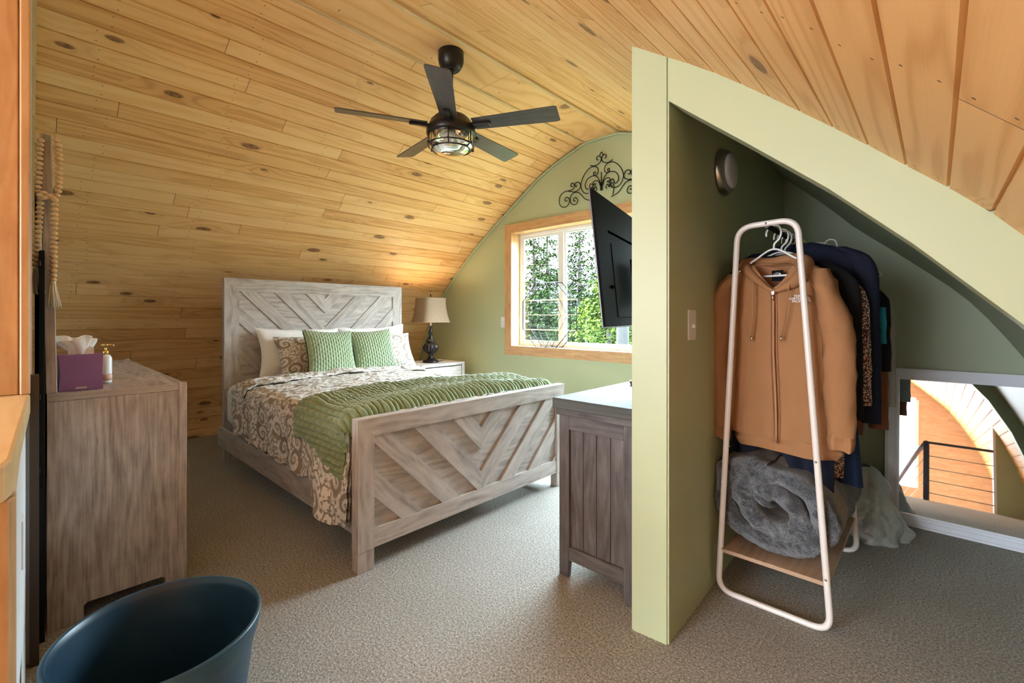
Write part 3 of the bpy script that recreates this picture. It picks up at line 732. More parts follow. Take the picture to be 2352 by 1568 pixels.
# bell shade: softly square
def shade(u, v, off=0):
    a = u*2*pi; z = LZ+.445+v*.262; k = 1-v
    r = (.152+.045*k**2.2)*1.0+off
    q = 1/ (abs(cos(a))**5+abs(sin(a))**5)**.2; q = 1+(q-1)*.75
    return Vector((LX+r*.82*q*cos(a), LY+r*q*sin(a), z))
mb = MB(); mb.grid(shade, 64, 12, wrapu=True); mb.grid(lambda u, v: shade(u, v, -.004), 64, 12, wrapu=True, flip=True); so = mb.build('lamp_shade', M_shade, lp, fix=False)
mb = MB()
for v in (0, 1): mb = MB(); mb.tube([shade(k/40, v) for k in range(40)], .004, 6, closed=True); mb.build('shade_piping', M_shade_d, so)
mb = MB(); mb.lathe([(.001, LZ+.71), (.006, LZ+.71), (.004, LZ+.725), (.009, LZ+.735), (.004, LZ+.75), (.001, LZ+.757)], (LX, LY), 12); mb.tube([(LX, LY, LZ+.46), (LX, LY, LZ+.715)], .003, 6); mb.tube([(LX-.12, LY, LZ+.70), (LX+.12, LY, LZ+.70)], .002, 6); mb.build('finial', M_black, lp)
mb = MB(); mb.ball((LX, LY, LZ+.56), .032, 12, (1, 1, 1.3))
bb = B('lit_bulb'); bb.set(Base_Color=(1, .9, .7), Emission_Color=(1, .78, .5), Emission_Strength=25.0); mb.build('bulb', bb.mat, lp)
light('bulb_glow', 'POINT', (LX, LY, LZ+.62), 6.5, (1, .76, .45), shadow_soft_size=.04)
mb = MB(); mb.tube(crom([(LX+.05, LY+.03, LZ+.008), (LX+.04, LY+.12, LZ+.015), (LX, LY+.17, LZ+.012), (LX-.06, LY+.22, LZ+.006)]), .003, 6); mb.build('cord', M_black, lp)

# ------------------------------------------------------------------ ceiling fan
FX, FY = -2.20, 1.805
fan = thing('ceiling_fan', 'dark bronze five-blade ceiling fan with glass drum light below the ridge board', 'ceiling fan', (FX, FY, 2.79))
mb = MB(); mb.lathe([(.001, 2.79), (.078, 2.79), (.080, 2.74), (.074, 2.712), (.058, 2.685), (.040, 2.672), (.036, 2.678), (.028, 2.664), (.001, 2.664)], (FX, FY), 40); mb.build('canopy', M_fanblk, fan)
mb = MB(); mb.tube([(FX, FY, 2.68), (FX, FY, 2.36)], .013, 14); mb.build('downrod', M_fanblk, fan)
mb = MB(); mb.lathe([(.001, 2.405), (.03, 2.405), (.06, 2.398), (.10, 2.385), (.125, 2.36), (.14, 2.325), (.150, 2.315), (.152, 2.28), (.146, 2.272), (.001, 2.272)], (FX, FY), 48); mb.build('motor_housing', M_fanblk, fan)
for k in range(5):
    a = radians(27+72*k)
    Mx = Matrix.Translation((FX, FY, 2.330)) @ Matrix.Rotation(a, 4, 'Z') @ Matrix.Rotation(radians(-13), 4, 'X')
    mb = MB(); n = 10; prof = [(.15, .052), (.30, .056), (.45, .061), (.60, .066), (.655, .067), (.672, .060)]
    top = [(r, w_) for r, w_ in prof]; out = [(r, -w_) for r, w_ in top]+[(r+.002, w_) for r, w_ in reversed(top)]
    tmp = bmesh.new(); A_ = [tmp.verts.new((x, y, -.003)) for x, y in out]; B_ = [tmp.verts.new((x, y, .003)) for x, y in out]; L_ = len(out)
    tmp.faces.new(A_[::-1]); tmp.faces.new(B_)
    for i in range(L_): tmp.faces.new((A_[i], A_[(i+1) % L_], B_[(i+1) % L_], B_[i]))
    mb.merge(tmp, 0, Mx); bl = mb.build('blade', M_blade, fan)
    mb = MB(); mb.box(.12, -.020, -.020, .255, .020, -.0035, 0, .005, Mx); mb.box(.10, -.028, -.02, .16, .028, -.004, 0, .004, Mx); mb.build('blade_bracket', M_fanblk, bl)
mb = MB(); mb.lathe([(.001, 2.278), (.135, 2.276), (.137, 2.262), (.136, 2.215), (.130, 2.198), (.112, 2.190), (.090, 2.168), (.045, 2.160), (.001, 2.158)], (FX, FY), 48)
mb.lathe([(.001, 2.164), (.045, 2.166), (.087, 2.174), (.107, 2.195), (.125, 2.203), (.131, 2.218), (.132, 2.262), (.001, 2.268)], (FX, FY), 48)
lk = mb.build('light_drum', M_glass, fan, fix=False)
mb = MB()
mb.tube([(FX+.141*cos(2*pi*k/48), FY+.141*sin(2*pi*k/48), 2.208) for k in range(48)], .0045, 6, closed=True)
mb.tube([(FX+.118*cos(2*pi*k/48), FY+.118*sin(2*pi*k/48), 2.186) for k in range(48)], .0045, 6, closed=True)
for k in range(6):
    a = 2*pi*k/6+.25; c_, s_ = cos(a), sin(a)
    mb.tube([(FX+.146*c_, FY+.146*s_, 2.275), (FX+.143*c_, FY+.143*s_, 2.208), (FX+.118*c_, FY+.118*s_, 2.184)], .004, 6)
    mb.ball((FX+.15*c_, FY+.15*s_, 2.208), .008, 8)
mb.build('light_cage', M_fanblk, fan)
mb = MB(); mb.lathe([(.001, 2.262), (.05, 2.262), (.05, 2.25), (.001, 2.248)], (FX, FY), 24)
for k in range(2): mb.tube([(FX-.03+.06*k, FY, 2.25), (FX-.03+.06*k, FY, 2.235), (FX-.03+.06*k, FY, 2.20)], [.012, .018, .010], 10)
mb.build('bulb', plain('clear_bulb', (.8, .78, .7), .1), fan)

# ------------------------------------------------------------------ dresser and what stands on it
DX0, DX1, DY0, DY1, DZ = -3.93, -2.36, .056, .478, .868
dr = thing('dresser', 'greyed oak dresser near the left edge of the view, standing on the carpet', 'dresser', (-3.1, .27, 0))
mb = MB(); mb.box(DX0, DY0, DZ-.028, DX1, DY1-.028, DZ, 0, .001); mb.box(DX0, DY1-.028, 0.0, DX0+.03, DY1, DZ+.004, 2); mb.box(DX0+.02, DY0, .07, DX0+.04, DY1-.03, DZ-.03, 2); mb.box(DX0+.04, DY0, .12, DX1-.02, DY0+.01, DZ-.03, 0); mb.box(DX0+.04, DY0+.01, .12, DX1-.02, DY1-.03, .14, 0)
mb.build('body', M_grey2, dr)
# side panel with the cut-out between its feet
mb = MB(); X = DX1
mb.prism([(X-.022, a, z) for a, z in ((DY0+.001, 0), (DY0+.098, 0), (DY0+.098, .058), (DY0+.108, .068), (DY1-.085, .068), (DY1-.075, .058), (DY1-.075, 0), (DY1-.028, 0), (DY1-.028, DZ-.029), (DY0+.001, DZ-.029))], (.022, 0, 0), 2)
mb.build('side_panel', M_grey2, dr)
mb = MB(); mb.box(DX1-.03, DY1-.0275, 0, DX1+.001, DY1, DZ+.002, 2, .001); mb.build('corner_stile', M_grey2, dr)
mb = MB(); mb.box(DX0+.03, DY1-.03, DZ-.03, DX1-.03, DY1-.004, DZ-.001, 0); mb.box(DX0+.03, DY1-.03, .07, DX1-.03, DY1-.006, .12, 0); mb.build('front_rail', M_grey2, dr)
for i in range(3):
    for j in range(2):
        x0 = DX0+.04+j*.75; z0 = .125+i*.24
        mb = MB(); mb.box(x0, DY1-.024, z0, x0+.73, DY1-.006, z0+.23, 0, .003); d_ = mb.build('drawer', M_grey2, dr)
        mb = MB(); mb.tube([(x0+.365, DY1-.006, z0+.115), (x0+.365, DY1+.018, z0+.115)], .013, 10); mb.build('knob', M_black, d_)
# mirror standing on the dresser
mr = thing('framed_mirror', 'grey wood framed mirror standing on the dresser, draped with wooden beads', 'mirror', (-3.0, .065, DZ))
TL = Matrix.Translation((0, .066, DZ)) @ Matrix.Rotation(radians(.9), 4, 'X') @ Matrix.Translation((0, -.066, -DZ))
mb = MB(); z1 = 1.82; mx0, mx1 = -3.65, -2.385
mb.box(mx1-.06, .054, DZ, mx1, .084, z1, 2, .002, TL); mb.box(mx0, .053, DZ, mx0+.06, .079, z1, 2, .002, TL); mb.box(mx0+.06, .053, z1-.06, mx1-.06, .079, z1, 0, .002, TL); mb.box(mx0+.06, .053, DZ, mx1-.06, .079, DZ+.06, 0, .002, TL)
mb.build('frame', M_grey2, mr)
mb = MB(); mb.box(mx0+.055, .058, DZ+.055, mx1-.055, .066, z1-.055, 0, 0, TL); mb.build('mirror_glass', M_mirror, mr)
# black panel between dresser and wall
pn = thing('folding_table', 'flat black folded panel standing between the wall and the grey dresser', 'table', (-2.6, .044, .55))
mb = MB(); mb.box(-3.3, .036, .55, -2.30, .050, 1.385, 0, .002); mb.build('panel', M_tv, pn)
mb = MB()
for z in (1.33, .86, .60): mb = MB(); mb.box(-2.312, .032, z, -2.298, .040, z+.018, 2, .001); mb.build('hinge', M_black, pn)
for x in (-3.28, -2.34):
    mb = MB(); mb.box(x, .036, 0, x+.03, .050, .55, 2); mb.build('leg', M_black, pn)
tag(MB().box(-2.198, .012, 0, -2.17, .034, .96, 2).build('leaning_board', plain('dark_walnut', (.045, .026, .015), .5)), 'narrow dark brown board leaning on the wall behind the planter', 'board')
# bead garland
gl = thing('bead_garland', 'natural wooden bead garland with tassels looped over the mirror frame', 'garland', (-2.36, .08, 1.1))
mb = MB()
def beads(path, r=.0112):
    pts = crom(path, 30); acc = 0; last = pts[0]; mb.ball(last, r, 10, (1, 1, .74))
    for p, q in zip(pts, pts[1:]):
        acc += (q-p).length
        if acc > r*1.42: mb.ball(q, r*random.uniform(.94, 1.05), 10, (1, 1, .74)); acc = 0
gx = -2.37
def GP(x, y): return atX(x, y, gx)
beads([GP(94, 322), GP(91, 345), GP(89, 400), GP(87, 440), GP(94, 450)])
beads([GP(130, 322), GP(134, 334), GP(136, 380), GP(135, 430), GP(128, 452)])
gx = -2.352
beads([GP(92, 448), GP(100, 442), GP(104, 454), GP(112, 449), GP(118, 456), GP(124, 452), GP(126, 470), GP(124, 540), GP(123, 600), GP(122, 642)])
gx = -2.375
beads([GP(93, 455), GP(90, 500), GP(86, 560), GP(83, 610)])
mb.tube([GP(90, 318), GP(98, 305), GP(124, 305), GP(130, 320)], .002, 6)
mb.build('bead_string', M_beads, gl)
for (x, y, X) in ((122, 645, -2.352), (83, 615, -2.375)):
    mb = MB(); c = atX(x, y, X)
    for k in range(34):
        a = random.uniform(0, 2*pi); r = random.random()**.5
        mb.tube([c+Vector((.006*r*cos(a), .006*r*sin(a), 0)), c+Vector((.010*r*cos(a), .010*r*sin(a), -.03)), c+Vector((.02*r*cos(a), .021*r*sin(a)+.004, -.085-.012*random.random()))], .0014, 5)
    mb.ball(c+Vector((0, 0, -.006)), .0085, 8); mb.build('tassel', M_tassel, gl)
# tissue box
tb = thing('tissue_box', 'purple cube tissue box on the grey dresser top', 'tissue box', (-2.46, .15, DZ))
mb = MB(); x0, x1, y0, y1, z0, z1 = -2.515, -2.405, .088, .213, DZ+.0015, DZ+.137
bx = [(x0, y0, z0), (x1, y0, z0), (x1, y1, z0), (x0, y1, z0), (x0, y0, z1), (x1, y0, z1), (x1, y1, z1), (x0, y1, z1)]
mid = [(x0, y0, (z0+z1)/2), (x1-.0, y0+.004, (z0+z1)/2), (x1, y1-.002, (z0+z1)/2), (x0, y1, (z0+z1)/2)]
v = [mb.bm.verts.new(p) for p in bx]; mm = [mb.bm.verts.new(p) for p in mid]
for q in ((v[3], v[2], v[1], v[0]), (v[4], v[5], v[6], v[7]), (v[0], v[1], mm[1], mm[0]), (v[1], v[2], mm[2], mm[1]), (v[2], v[3], mm[3], mm[2]), (v[3], v[0], mm[0], mm[3]), (mm[0], mm[1], v[5], v[4]), (mm[1], mm[2], v[6], v[5]), (mm[2], mm[3], v[7], v[6]), (mm[3], mm[0], v[4], v[7])): mb.bm.faces.new(q)
mb.build('box', M_purple, tb)
mb = MB(); mb.box(x1, .134, z0+.006, x1+.0008, .166, z0+.013, 1); mb.build('label_strip', plain('grey_print', (.42, .38, .42), .5), tb)
mb = MB()
def tis(u, v):
    a = u*2*pi; h = v*.062
    r = (.008+.040*v**.8)*(1+.28*sin(3*a+1)+.2*sin(7*a+v*3)*v); return Vector((-2.46+r*cos(a)*.45-.004*v, .148+r*sin(a)*1.15-.006*v, z1-.002+h*(1+.18*sin(2*a+.5)+.08*sin(5*a))))
mb.grid(tis, 60, 10, wrapu=True); mb.grid(lambda u, v: tis(u, v*.9)+Vector((.002, .002, -.001)), 40, 8, wrapu=True)
mb.grid(lambda u, v: Vector((-2.455+.012*v*sin(u*7), .115+.075*u, z1+(.05+.012*sin(u*5))*v*(.6+.4*sin(u*pi)))), 20, 8); mb.build('tissue', M_tissue, tb, fix=False)
# lotion bottle
lb = thing('lotion_bottle', 'white pump bottle with gold pump behind the purple tissue box', 'bottle', (-2.62, .245, DZ))
mb = MB(); bx_, by_ = -2.60, .238; mb.lathe([(.001, DZ+.001), (.020, DZ+.001), (.021, DZ+.01), (.021, DZ+.105), (.016, DZ+.118), (.009, DZ+.122), (.001, DZ+.122)], (bx_, by_), 24); mb.build('bottle', M_plastic, lb)
mb = MB(); mb.lathe([(.0212, DZ+.012), (.0214, DZ+.04)], (bx_, by_), 24); mb.build('label_band', plain('pastel_label', (.62, .40, .30), .5, var=.6, vscale=70), lb)
mb = MB(); mb.lathe([(.001, DZ+.122), (.010, DZ+.122), (.010, DZ+.138), (.004, DZ+.14), (.004, DZ+.158), (.009, DZ+.16), (.009, DZ+.166), (.001, DZ+.167)], (bx_, by_), 16); mb.tube([(bx_, by_-.014, DZ+.163), (bx_, by_+.022, DZ+.163), (bx_, by_+.027, DZ+.157)], .0035, 8); mb.build('pump', M_gold, lb)

# ------------------------------------------------------------------ planter
px_, py_, pz_ = -1.40, .232, .385
pot = thing('planter', 'large round blue glazed planter in the foreground, holding only dark soil', 'planter', (px_, py_, 0))
mb = MB(); mb.lathe([(.140, 0), (.150, .002), (.163, .04), (.188, .20), (.203, .315), (.207, .325), (.213, .345), (.219, .375), (.2205, .383), (.219, .387), (.213, .388), (.210, .386)], (px_, py_), 80, sx=1.03, sy=.975, cap=False); mb.build('pot', M_pot, pot, fix=False)
mb = MB(); mb.lathe([(.2105, .387), (.206, .380), (.203, .37), (.199, .345), (.193, .32), (.186, .28), (.168, .17), (.150, .075), (.147, .04)], (px_, py_), 80, sx=1.03, sy=.975, cap=False); mb.build('inner_wall', M_potin, pot, fix=False)
mb = MB()
mb.grid(lambda u, v: Vector((px_+.150*v*cos(u*2*pi)*1.02, py_+.150*v*sin(u*2*pi)*.97, .065+.008*fbm((v*cos(u*2*pi)*.16, v*sin(u*2*pi)*.16, 0), 25))), 48, 20, wrapu=True); so = mb.build('soil', M_soil, pot, fix=False)
mb = MB()
for k in range(60):
    a, r = random.uniform(0, 6.28), .13*random.random()**.5; c = Vector((px_+r*cos(a), py_+r*sin(a), .076)); d_ = Vector((random.uniform(-1, 1), random.uniform(-1, 1), .3)).normalized()*random.uniform(.006, .018); mb.tube([c-d_, c+d_], .0014, 4)
tag(mb.build('bark_chips', plain('bark_chips', (.10, .045, .02), .9), so), kind='stuff')

# ------------------------------------------------------------------ low cabinet and television by the pier
cb = thing('media_cabinet', 'charcoal wood cabinet with plank side against the green pier wall', 'cabinet', (-1.05, 2.2, 0))
cx0, cx1, cy0, cy1, cz = -1.238, -.865, 1.640, 2.92, .79
mb = MB(); mb.box(cx0-.024, cy0-.022, cz-.045, cx1+.012, cy1+.022, cz, 1, .003); mb.build('top', M_darktop, cb)
mb = MB(); mb.box(cx0-.012, cy0-.012, cz-.075, cx1+.005, cy1+.012, cz-.045, 0, .002); mb.box(cx0+.02, cy0+.03, .10, cx1, cy1-.03, .12, 1); mb.box(cx1-.012, cy0+.02, .10, cx1-.002, cy1-.02, cz-.08, 2); mb.box(cx0+.012, cy1-.022, .08, cx1, cy1-.002, cz-.075, 2); mb.build('body', M_dark, cb)
mb = MB(); sw = .052; z0, z1 = .0, cz-.075
mb.prism([(cx0, cy0, 0), (cx0+.045, cy0, 0), (cx0+sw, cy0, .075), (cx0+sw, cy0, z1), (cx0, cy0, z1)], (0, .024, 0), 2)
mb.prism([(cx1, cy0, 0), (cx1-.045, cy0, 0), (cx1-sw, cy0, .075), (cx1-sw, cy0, z1), (cx1, cy0, z1)], (0, .024, 0), 2)
mb.box(cx0+sw, cy0, z1-.062, cx1-sw, cy0+.022, z1, 0, .002); mb.box(cx0+sw, cy0, .075, cx1-sw, cy0+.022, .135, 0, .002); mb.build('side_frame', M_dark, cb)
mb = MB(); n = 4; ww_ = (cx1-cx0-2*sw)/n
for k in range(n): mb.box(cx0+sw+k*ww_+.0012, cy0+.012, .13, cx0+sw+(k+1)*ww_-.0012, cy0+.020, z1-.055, 2, .0015)
mb.build('plank_panel', M_dark, cb)
for k in range(3):
    y0 = cy0+.04+k*.40; mb = MB(); mb.box(cx0-.004, y0, .13, cx0+.016, y0+.39, z1-.02, 2, .003); d_ = mb.build('door', M_dark, cb)
    mb = MB(); mb.ball((cx0-.014, y0+.35, .5), .011, 10); mb.build('knob', M_black, d_)
for y in (cy1-.06,):
    for x in (cx0+.005, cx1-.05): mb = MB(); mb.box(x, y, 0, x+.04, y+.04, .10, 2); mb.build('leg', M_dark, cb)
bw = thing('dish', 'small brown round dish on the cabinet top at the pier edge', 'dish', (-1.225, 2.28, cz))
c_ = atZ(1462, 884, cz); c_.z = cz
mb = MB(); mb.lathe([(.001, cz), (.030, cz), (.036, cz+.012), (.038, cz+.022), (.035, cz+.022), (.031, cz+.008), (.001, cz+.006)], (c_.x, c_.y), 24); mb.build('bowl', plain('brown_ceramic', (.07, .035, .02), .3), bw)
mb = MB()
for k in range(6): mb.ball((c_.x+.014*cos(k), c_.y+.014*sin(k), cz+.022+.004*(k % 3)), .010, 8)
mb.build('contents', plain('cream_beads', (.6, .48, .36), .6), bw)

# television on a wall arm, seen from behind
tv = thing('television', 'black flat television seen from behind, tilted forward on a wall arm', 'television', (-1.2, 2.35, 1.42))
P0 = Vector((-1.10, 1.795, 1.100)); dirv = Vector((-.235, .972, 0)).normalized(); upv = Vector((-.105, -.0, .9945)); upv = (upv-dirv*upv.dot(dirv)).normalized(); nv = dirv.cross(upv).normalized()
if nv.x < 0: nv = -nv
TM = Matrix((( dirv.x, nv.x, upv.x, P0.x), (dirv.y, nv.y, upv.y, P0.y), (dirv.z, nv.z, upv.z, P0.z), (0, 0, 0, 1)))
TW, TH = 1.12, .655
mb = MB(); mb.box(0, -.012, 0, TW, -.004, TH, 0, .002, TM); mb.build('screen_bezel', M_tvedge, tv)
mb = MB(); mb.box(.006, -.0045, .006, TW-.006, .004, TH-.006, 0, .002, TM); mb.box(.22, .003, .05, .92, .0065, .42, 0, .001, TM); tb2 = mb.build('back_shell', M_tv, tv)
mb = MB(); mb.box(.19, .0045, .47, .93, .0055, .482, 0, 0, TM); mb.box(.145, .004, .19, .185, .010, .205, 0, .002, TM); mb.build('vent_slot', plain('vent_black', (.003, .003, .003), .9, Specular_IOR_Level=0.0), tb2)
mb = MB(); mb.box(.01, -.0130, .012, TW-.01, -.0124, TH-.01, 0, 0, TM); mb.build('screen', plain('screen_black', (.004, .004, .005), .12), tv)
mb = MB(); q = TM @ Vector((.56, .032, .25)); mb.box(.45, .030, .14, .67, .045, .36, 0, .003, TM)
mb.tube([q, (-1.06, 2.55, 1.36), (-.86, 2.35, 1.36)], .018, 8); mb.box(-.865, 2.27, 1.22, -.845, 2.43, 1.50, 2, .003); mb.build('wall_arm', M_black, tv)

# white smoke detector just behind the pier edge on the right slope
tag(MB().lathe([(.001, 2.07), (.06, 2.07), (.065, 2.08), (.065, 2.10), (.001, 2.10)], (-.93, 2.35), 24).build('smoke_detector', M_plastic), 'white round smoke detector on the ceiling behind the pier', 'smoke detector')

# ------------------------------------------------------------------ wall art, sill ornament, switches
art = thing('wall_scroll', 'black wrought iron scroll hung on the green gable above the window', 'wall decoration', (-2.228, 3.585, 2.25))
strokes = [
 [(1232, 250), (1205, 290), (1195, 335)],
 [(1165, 405), (1150, 415), (1135, 395), (1140, 350), (1180, 330), (1215, 350), (1225, 400), (1200, 460), (1150, 505), (1090, 530), (1010, 522)],
 [(1100, 690), (1112, 665), (1090, 650), (1070, 675), (1080, 710), (1110, 720), (1150, 690), (1168, 630), (1150, 565), (1095, 540), (1020, 560), (940, 630), (870, 740), (830, 850), (820, 930), (840, 1010), (880, 1065), (940, 1082), (1000, 1065), (1040, 1035)],
 [(1222, 960), (1205, 870), (1175, 790), (1130, 740), (1080, 725), (1010, 750), (950, 800), (910, 880), (910, 960), (945, 1000), (980, 980), (995, 920), (1015, 890), (1050, 905), (1060, 960), (1020, 1040)],
 [(1205, 930), (1190, 870), (1160, 830), (1110, 825), (1070, 850), (1060, 890), (1080, 920), (1110, 905), (1105, 885), (1085, 890)],
 [(650, 930), (640, 945), (618, 930), (630, 885), (665, 878), (690, 920), (680, 970), (640, 1010), (560, 1030)],
 [(735, 925), (730, 945), (708, 935), (705, 890), (745, 855), (790, 870), (812, 930), (790, 990), (740, 1030), (690, 1050)],
 [(545, 1215), (525, 1240), (498, 1220), (510, 1170), (555, 1160), (590, 1200), (585, 1270), (540, 1335), (480, 1357), (415, 1330), (385, 1250), (400, 1150), (450, 1080), (530, 1035), (600, 1040), (690, 1055), (770, 1065), (830, 1110), (890, 1180), (960, 1212), (1040, 1222)],
 [(705, 1215), (690, 1240), (668, 1215), (690, 1170), (730, 1170), (757, 1220), (735, 1285), (680, 1307), (630, 1280), (605, 1215), (620, 1130), (680, 1070), (740, 1055)],
 [(1118, 1030), (1140, 1000), (1130, 960), (1105, 950), (1100, 985)], [(1070, 990), (1060, 1010), (1085, 1010), (1075, 970), (1030, 960), (1000, 990), (990, 1080), (1010, 1200)]]
mb = MB(); YA = 3.583; xc_ = atY(1381, 400, YA).x
for st in strokes:
    P = [atY(1240+a/8.713, 320+b_/8.713, YA) for a, b_ in st]
    mb.tube(crom(P, 5), .0042, 6); mb.tube(crom([Vector((2*xc_-p.x, p.y+.001, p.z)) for p in P], 5), .0042, 6)
a_, b2 = atY(1381, 395, YA), atY(1381, 432, YA); a_.x = b2.x = xc_; mb.tube([a_, b2], .0045, 6); mb.tube([b2+Vector((0, 0, .05)), b2+Vector((0, 0, -.02))], .012, 8)
mb.build('scrollwork', M_black, art)
mb = MB(); t_ = atY(1381, 347, YA); mb.ball((xc_, YA, t_.z), .006, 8); mb.tube([(xc_, YA, t_.z), (xc_, YN, t_.z)], .002, 6); mb.build('nail', M_chrome, art)

og = thing('geometric_rack', 'black and brass wire octagon rack standing on the window sill', 'ornament', (-2.85, 3.65, WZ0+.008))
def G(x, y, Y): return atY(1160+x/4.356, 480+y/4.356, Y)
yf, yb_ = 3.598, 3.70
octo = [(180, 945), (180, 1195), (310, 1375), (510, 1385), (655, 1195), (655, 925), (505, 730), (310, 750)]
cen = G(418, 1055, yf); base = WZ0+.0105
ox = [-.27, -.27, -.115, .115, .27, .27, .115, -.115]
pts8 = [G(*q, yf) for q in octo]
cx_ = sum(p.x for p in pts8)/8; hw = (max(p.x for p in pts8)-min(p.x for p in pts8))/2; tz = max(p.z for p in pts8); hh = (tz-base)/2; zc = base+hh
sh = [(-1, -.44), (-.42, -1), (.42, -1), (1, -.44), (1, .44), (.42, 1), (-.42, 1), (-1, .44)]
mb = MB(); mg = MB()
for Y in (yf, yb_):
    Q = [Vector((cx_+a*hw, Y, zc+b_*hh)) for a, b_ in sh]
    mb.tube(Q, .0046, 6, closed=True)
    D = [Vector((cx_, Y, zc+hh)), Vector((cx_-.62*hw, Y, zc)), Vector((cx_, Y, zc-hh)), Vector((cx_+.62*hw, Y, zc))]
    mb.tube(D, .0046, 6, closed=True)
for b_ in (-.47, 0, .47):
    w1 = hw if abs(b_) < .45 else hw*.97
    for Y in (yf, yb_): mg.tube([(cx_-w1, Y, zc+b_*hh), (cx_+w1, Y, zc+b_*hh)], .0025, 6)
    for s_ in (-1, 1): mg.tube([(cx_+s_*w1, yf, zc+b_*hh), (cx_+s_*w1, yb_, zc+b_*hh)], .0025, 6)
for a, b_ in ((-.42, 1), (.42, 1), (-.42, -1), (.42, -1), (0, 1), (0, -1), (-.62, 0), (.62, 0)): mb.tube([(cx_+a*hw, yf, zc+b_*hh), (cx_+a*hw, yb_, zc+b_*hh)], .0046, 6)
mb.build('black_rods', M_black, og); mg.build('brass_rods', M_gold, og)

def plate(name, label, X=None, Y=None, c=None, toggle=True):
    t = thing(name, label, 'switch' if toggle else 'outlet', c); mb = MB(); x, y, z = c
    if X is not None: mb.box(x, y-.036, z-.058, x+.006, y+.036, z+.058, 2, .002); mb.build('plate', M_plastic, t)
    else: mb.box(x-.036, y-.006, z-.058, x+.036, y, z+.058, 2, .002); mb.build('plate', M_plastic, t)
    mb = MB()
    if X is not None: mb.box(x+.006, y-.005, z-.012, x+.018, y+.005, z+.002, 2, .001)
    else: mb.box(x-.005, y-.016, z-.004, x+.005, y-.006, z+.01, 2, .001)
    mb.build('toggle', M_plastic, t)
plate('light_switch', 'white light switch on the olive closet wall', X=1, c=(-.693, 1.757, 1.12))
plate('light_switch', 'white light switch on the green wall left of the window', Y=1, c=(-3.485, YN, 1.093))
# closet round light
rlt = thing('wall_light', 'round nickel wall light with frosted disc high on the dark closet wall', 'light', (-.70, 2.13, 1.80))
Ml = Matrix.Translation((-.7, 2.13, 1.795)) @ Matrix.Rotation(pi/2, 4, 'Y') @ Matrix.Diagonal((.86, .86, .7, 1))
mb = MB(); mb.lathe([(.001, .0), (.118, .0), (.120, .012), (.105, .045), (.09, .05), (.001, .05)], (0, 0), 40)
for v in mb.bm.verts: v.co = Ml @ v.co
mb.build('rim', M_nickel, rlt)
mb = MB(); mb.lathe([(.089, .049), (.088, .062), (.07, .070), (.03, .074), (.001, .075)], (0, 0), 40)
for v in mb.bm.verts: v.co = Ml @ v.co
mb.build('diffuser', plain('frosted_disc', (.55, .53, .56), .5), rlt)
# outlet on half wall
ot = thing('outlet', 'white outlet plate low on the half wall at the left edge', 'outlet', (-1.62, -.006, .6)); mb = MB(); mb.box(-1.66, -.006, .55, -1.585, .0005, .665, 2, .002); mb.build('plate', M_plastic, ot)

# ------------------------------------------------------------------ leaning mirror in the closet
lm = thing('leaning_mirror', 'large white framed mirror leaning on the closet back wall', 'mirror', (.3, 3.36, 0))
AL = radians(7.0); LMx = Matrix.Translation((-.215, 3.335, .0)) @ Matrix.Rotation(-AL, 4, 'X')
LW, LH, LF = 1.12, .862, .062
# local: x right, y = depth (toward wall), z up
def mfr(mb, d0, d1, y0, y1, bev):
    for poly, g in (([(d0, d0), (LW-d0, d0), (LW-d1, d1), (d1, d1)], 0), ([(d0, LH-d0), (LW-d0, LH-d0), (LW-d1, LH-d1), (d1, LH-d1)], 0), ([(d0, d0), (d0, LH-d0), (d1, LH-d1), (d1, d1)], 2), ([(LW-d0, d0), (LW-d0, LH-d0), (LW-d1, LH-d1), (LW-d1, d1)], 2)):
        mb.prism([(a, y0, z) for a, z in poly], (0, y1-y0, 0), g, LMx)
mb = MB(); mfr(mb, 0, .012, -.020, .018, 0); mfr(mb, .012, .036, -.012, .018, 0); mfr(mb, .036, .047, -.006, .018, 0); mfr(mb, .047, .053, -.010, .018, 0); mfr(mb, .053, LF, -.004, .018, 0); mb.build('frame', M_frame, lm)
mb = MB(); mb.box(LF-.004, .002, LF-.004, LW-LF+.004, .006, LH-LF+.004, 0, 0, LMx); mb.build('mirror_glass', M_mirror, lm)

# ------------------------------------------------------------------ clothes rack
RY0, RY1 = 1.985, 2.74
rk = thing('clothes_rack', 'white metal clothes rack with tapered tube ends standing in the closet', 'clothes rack', (-.47, 2.36, 0))
def rend(Y):
    k = [(-.662, .055), (-.655, .02), (-.62, .012), (-.33, .012), (-.288, .02), (-.282, .06), (-.385, 1.44), (-.395, 1.50), (-.43, 1.518), (-.53, 1.514), (-.57, 1.50), (-.588, 1.45)]
    pts = []
    P = [(-.668, .012), (-.278, .012), (-.382, 1.520), (-.592, 1.514)]   # corners; round them
    n = len(P)
    for i in range(n):
        a, b_, c = Vector((*P[i-1], 0)), Vector((*P[i], 0)), Vector((*P[(i+1) % n], 0)); R = .06
        p0 = b_+(a-b_).normalized()*R; p1 = b_+(c-b_).normalized()*R
        for k in range(9): t = k/8; q = (1-t)**2*p0+2*t*(1-t)*b_+t*t*p1; pts.append(Vector((q.x, Y, q.y)))
    return pts
for Y in (RY0, RY1):
    mb = MB(); mb.tube(rend(Y), .0115, 12, closed=True); e_ = mb.build('end_frame', M_rack, rk)
    for x, z in ((-.648, .19), (-.292, .20), (-.622, .62), (-.322, .62), (-.487, 1.516)): mb = MB(); mb.ball((x, Y-.0105 if Y == RY0 else Y+.0105, z), .0045, 8); mb.build('bolt', M_nickel, e_)
mb = MB(); mb.tube([(-.487, RY0, 1.508), (-.487, RY1, 1.508)], .010, 12); mb.build('hanging_rail', M_black, rk)
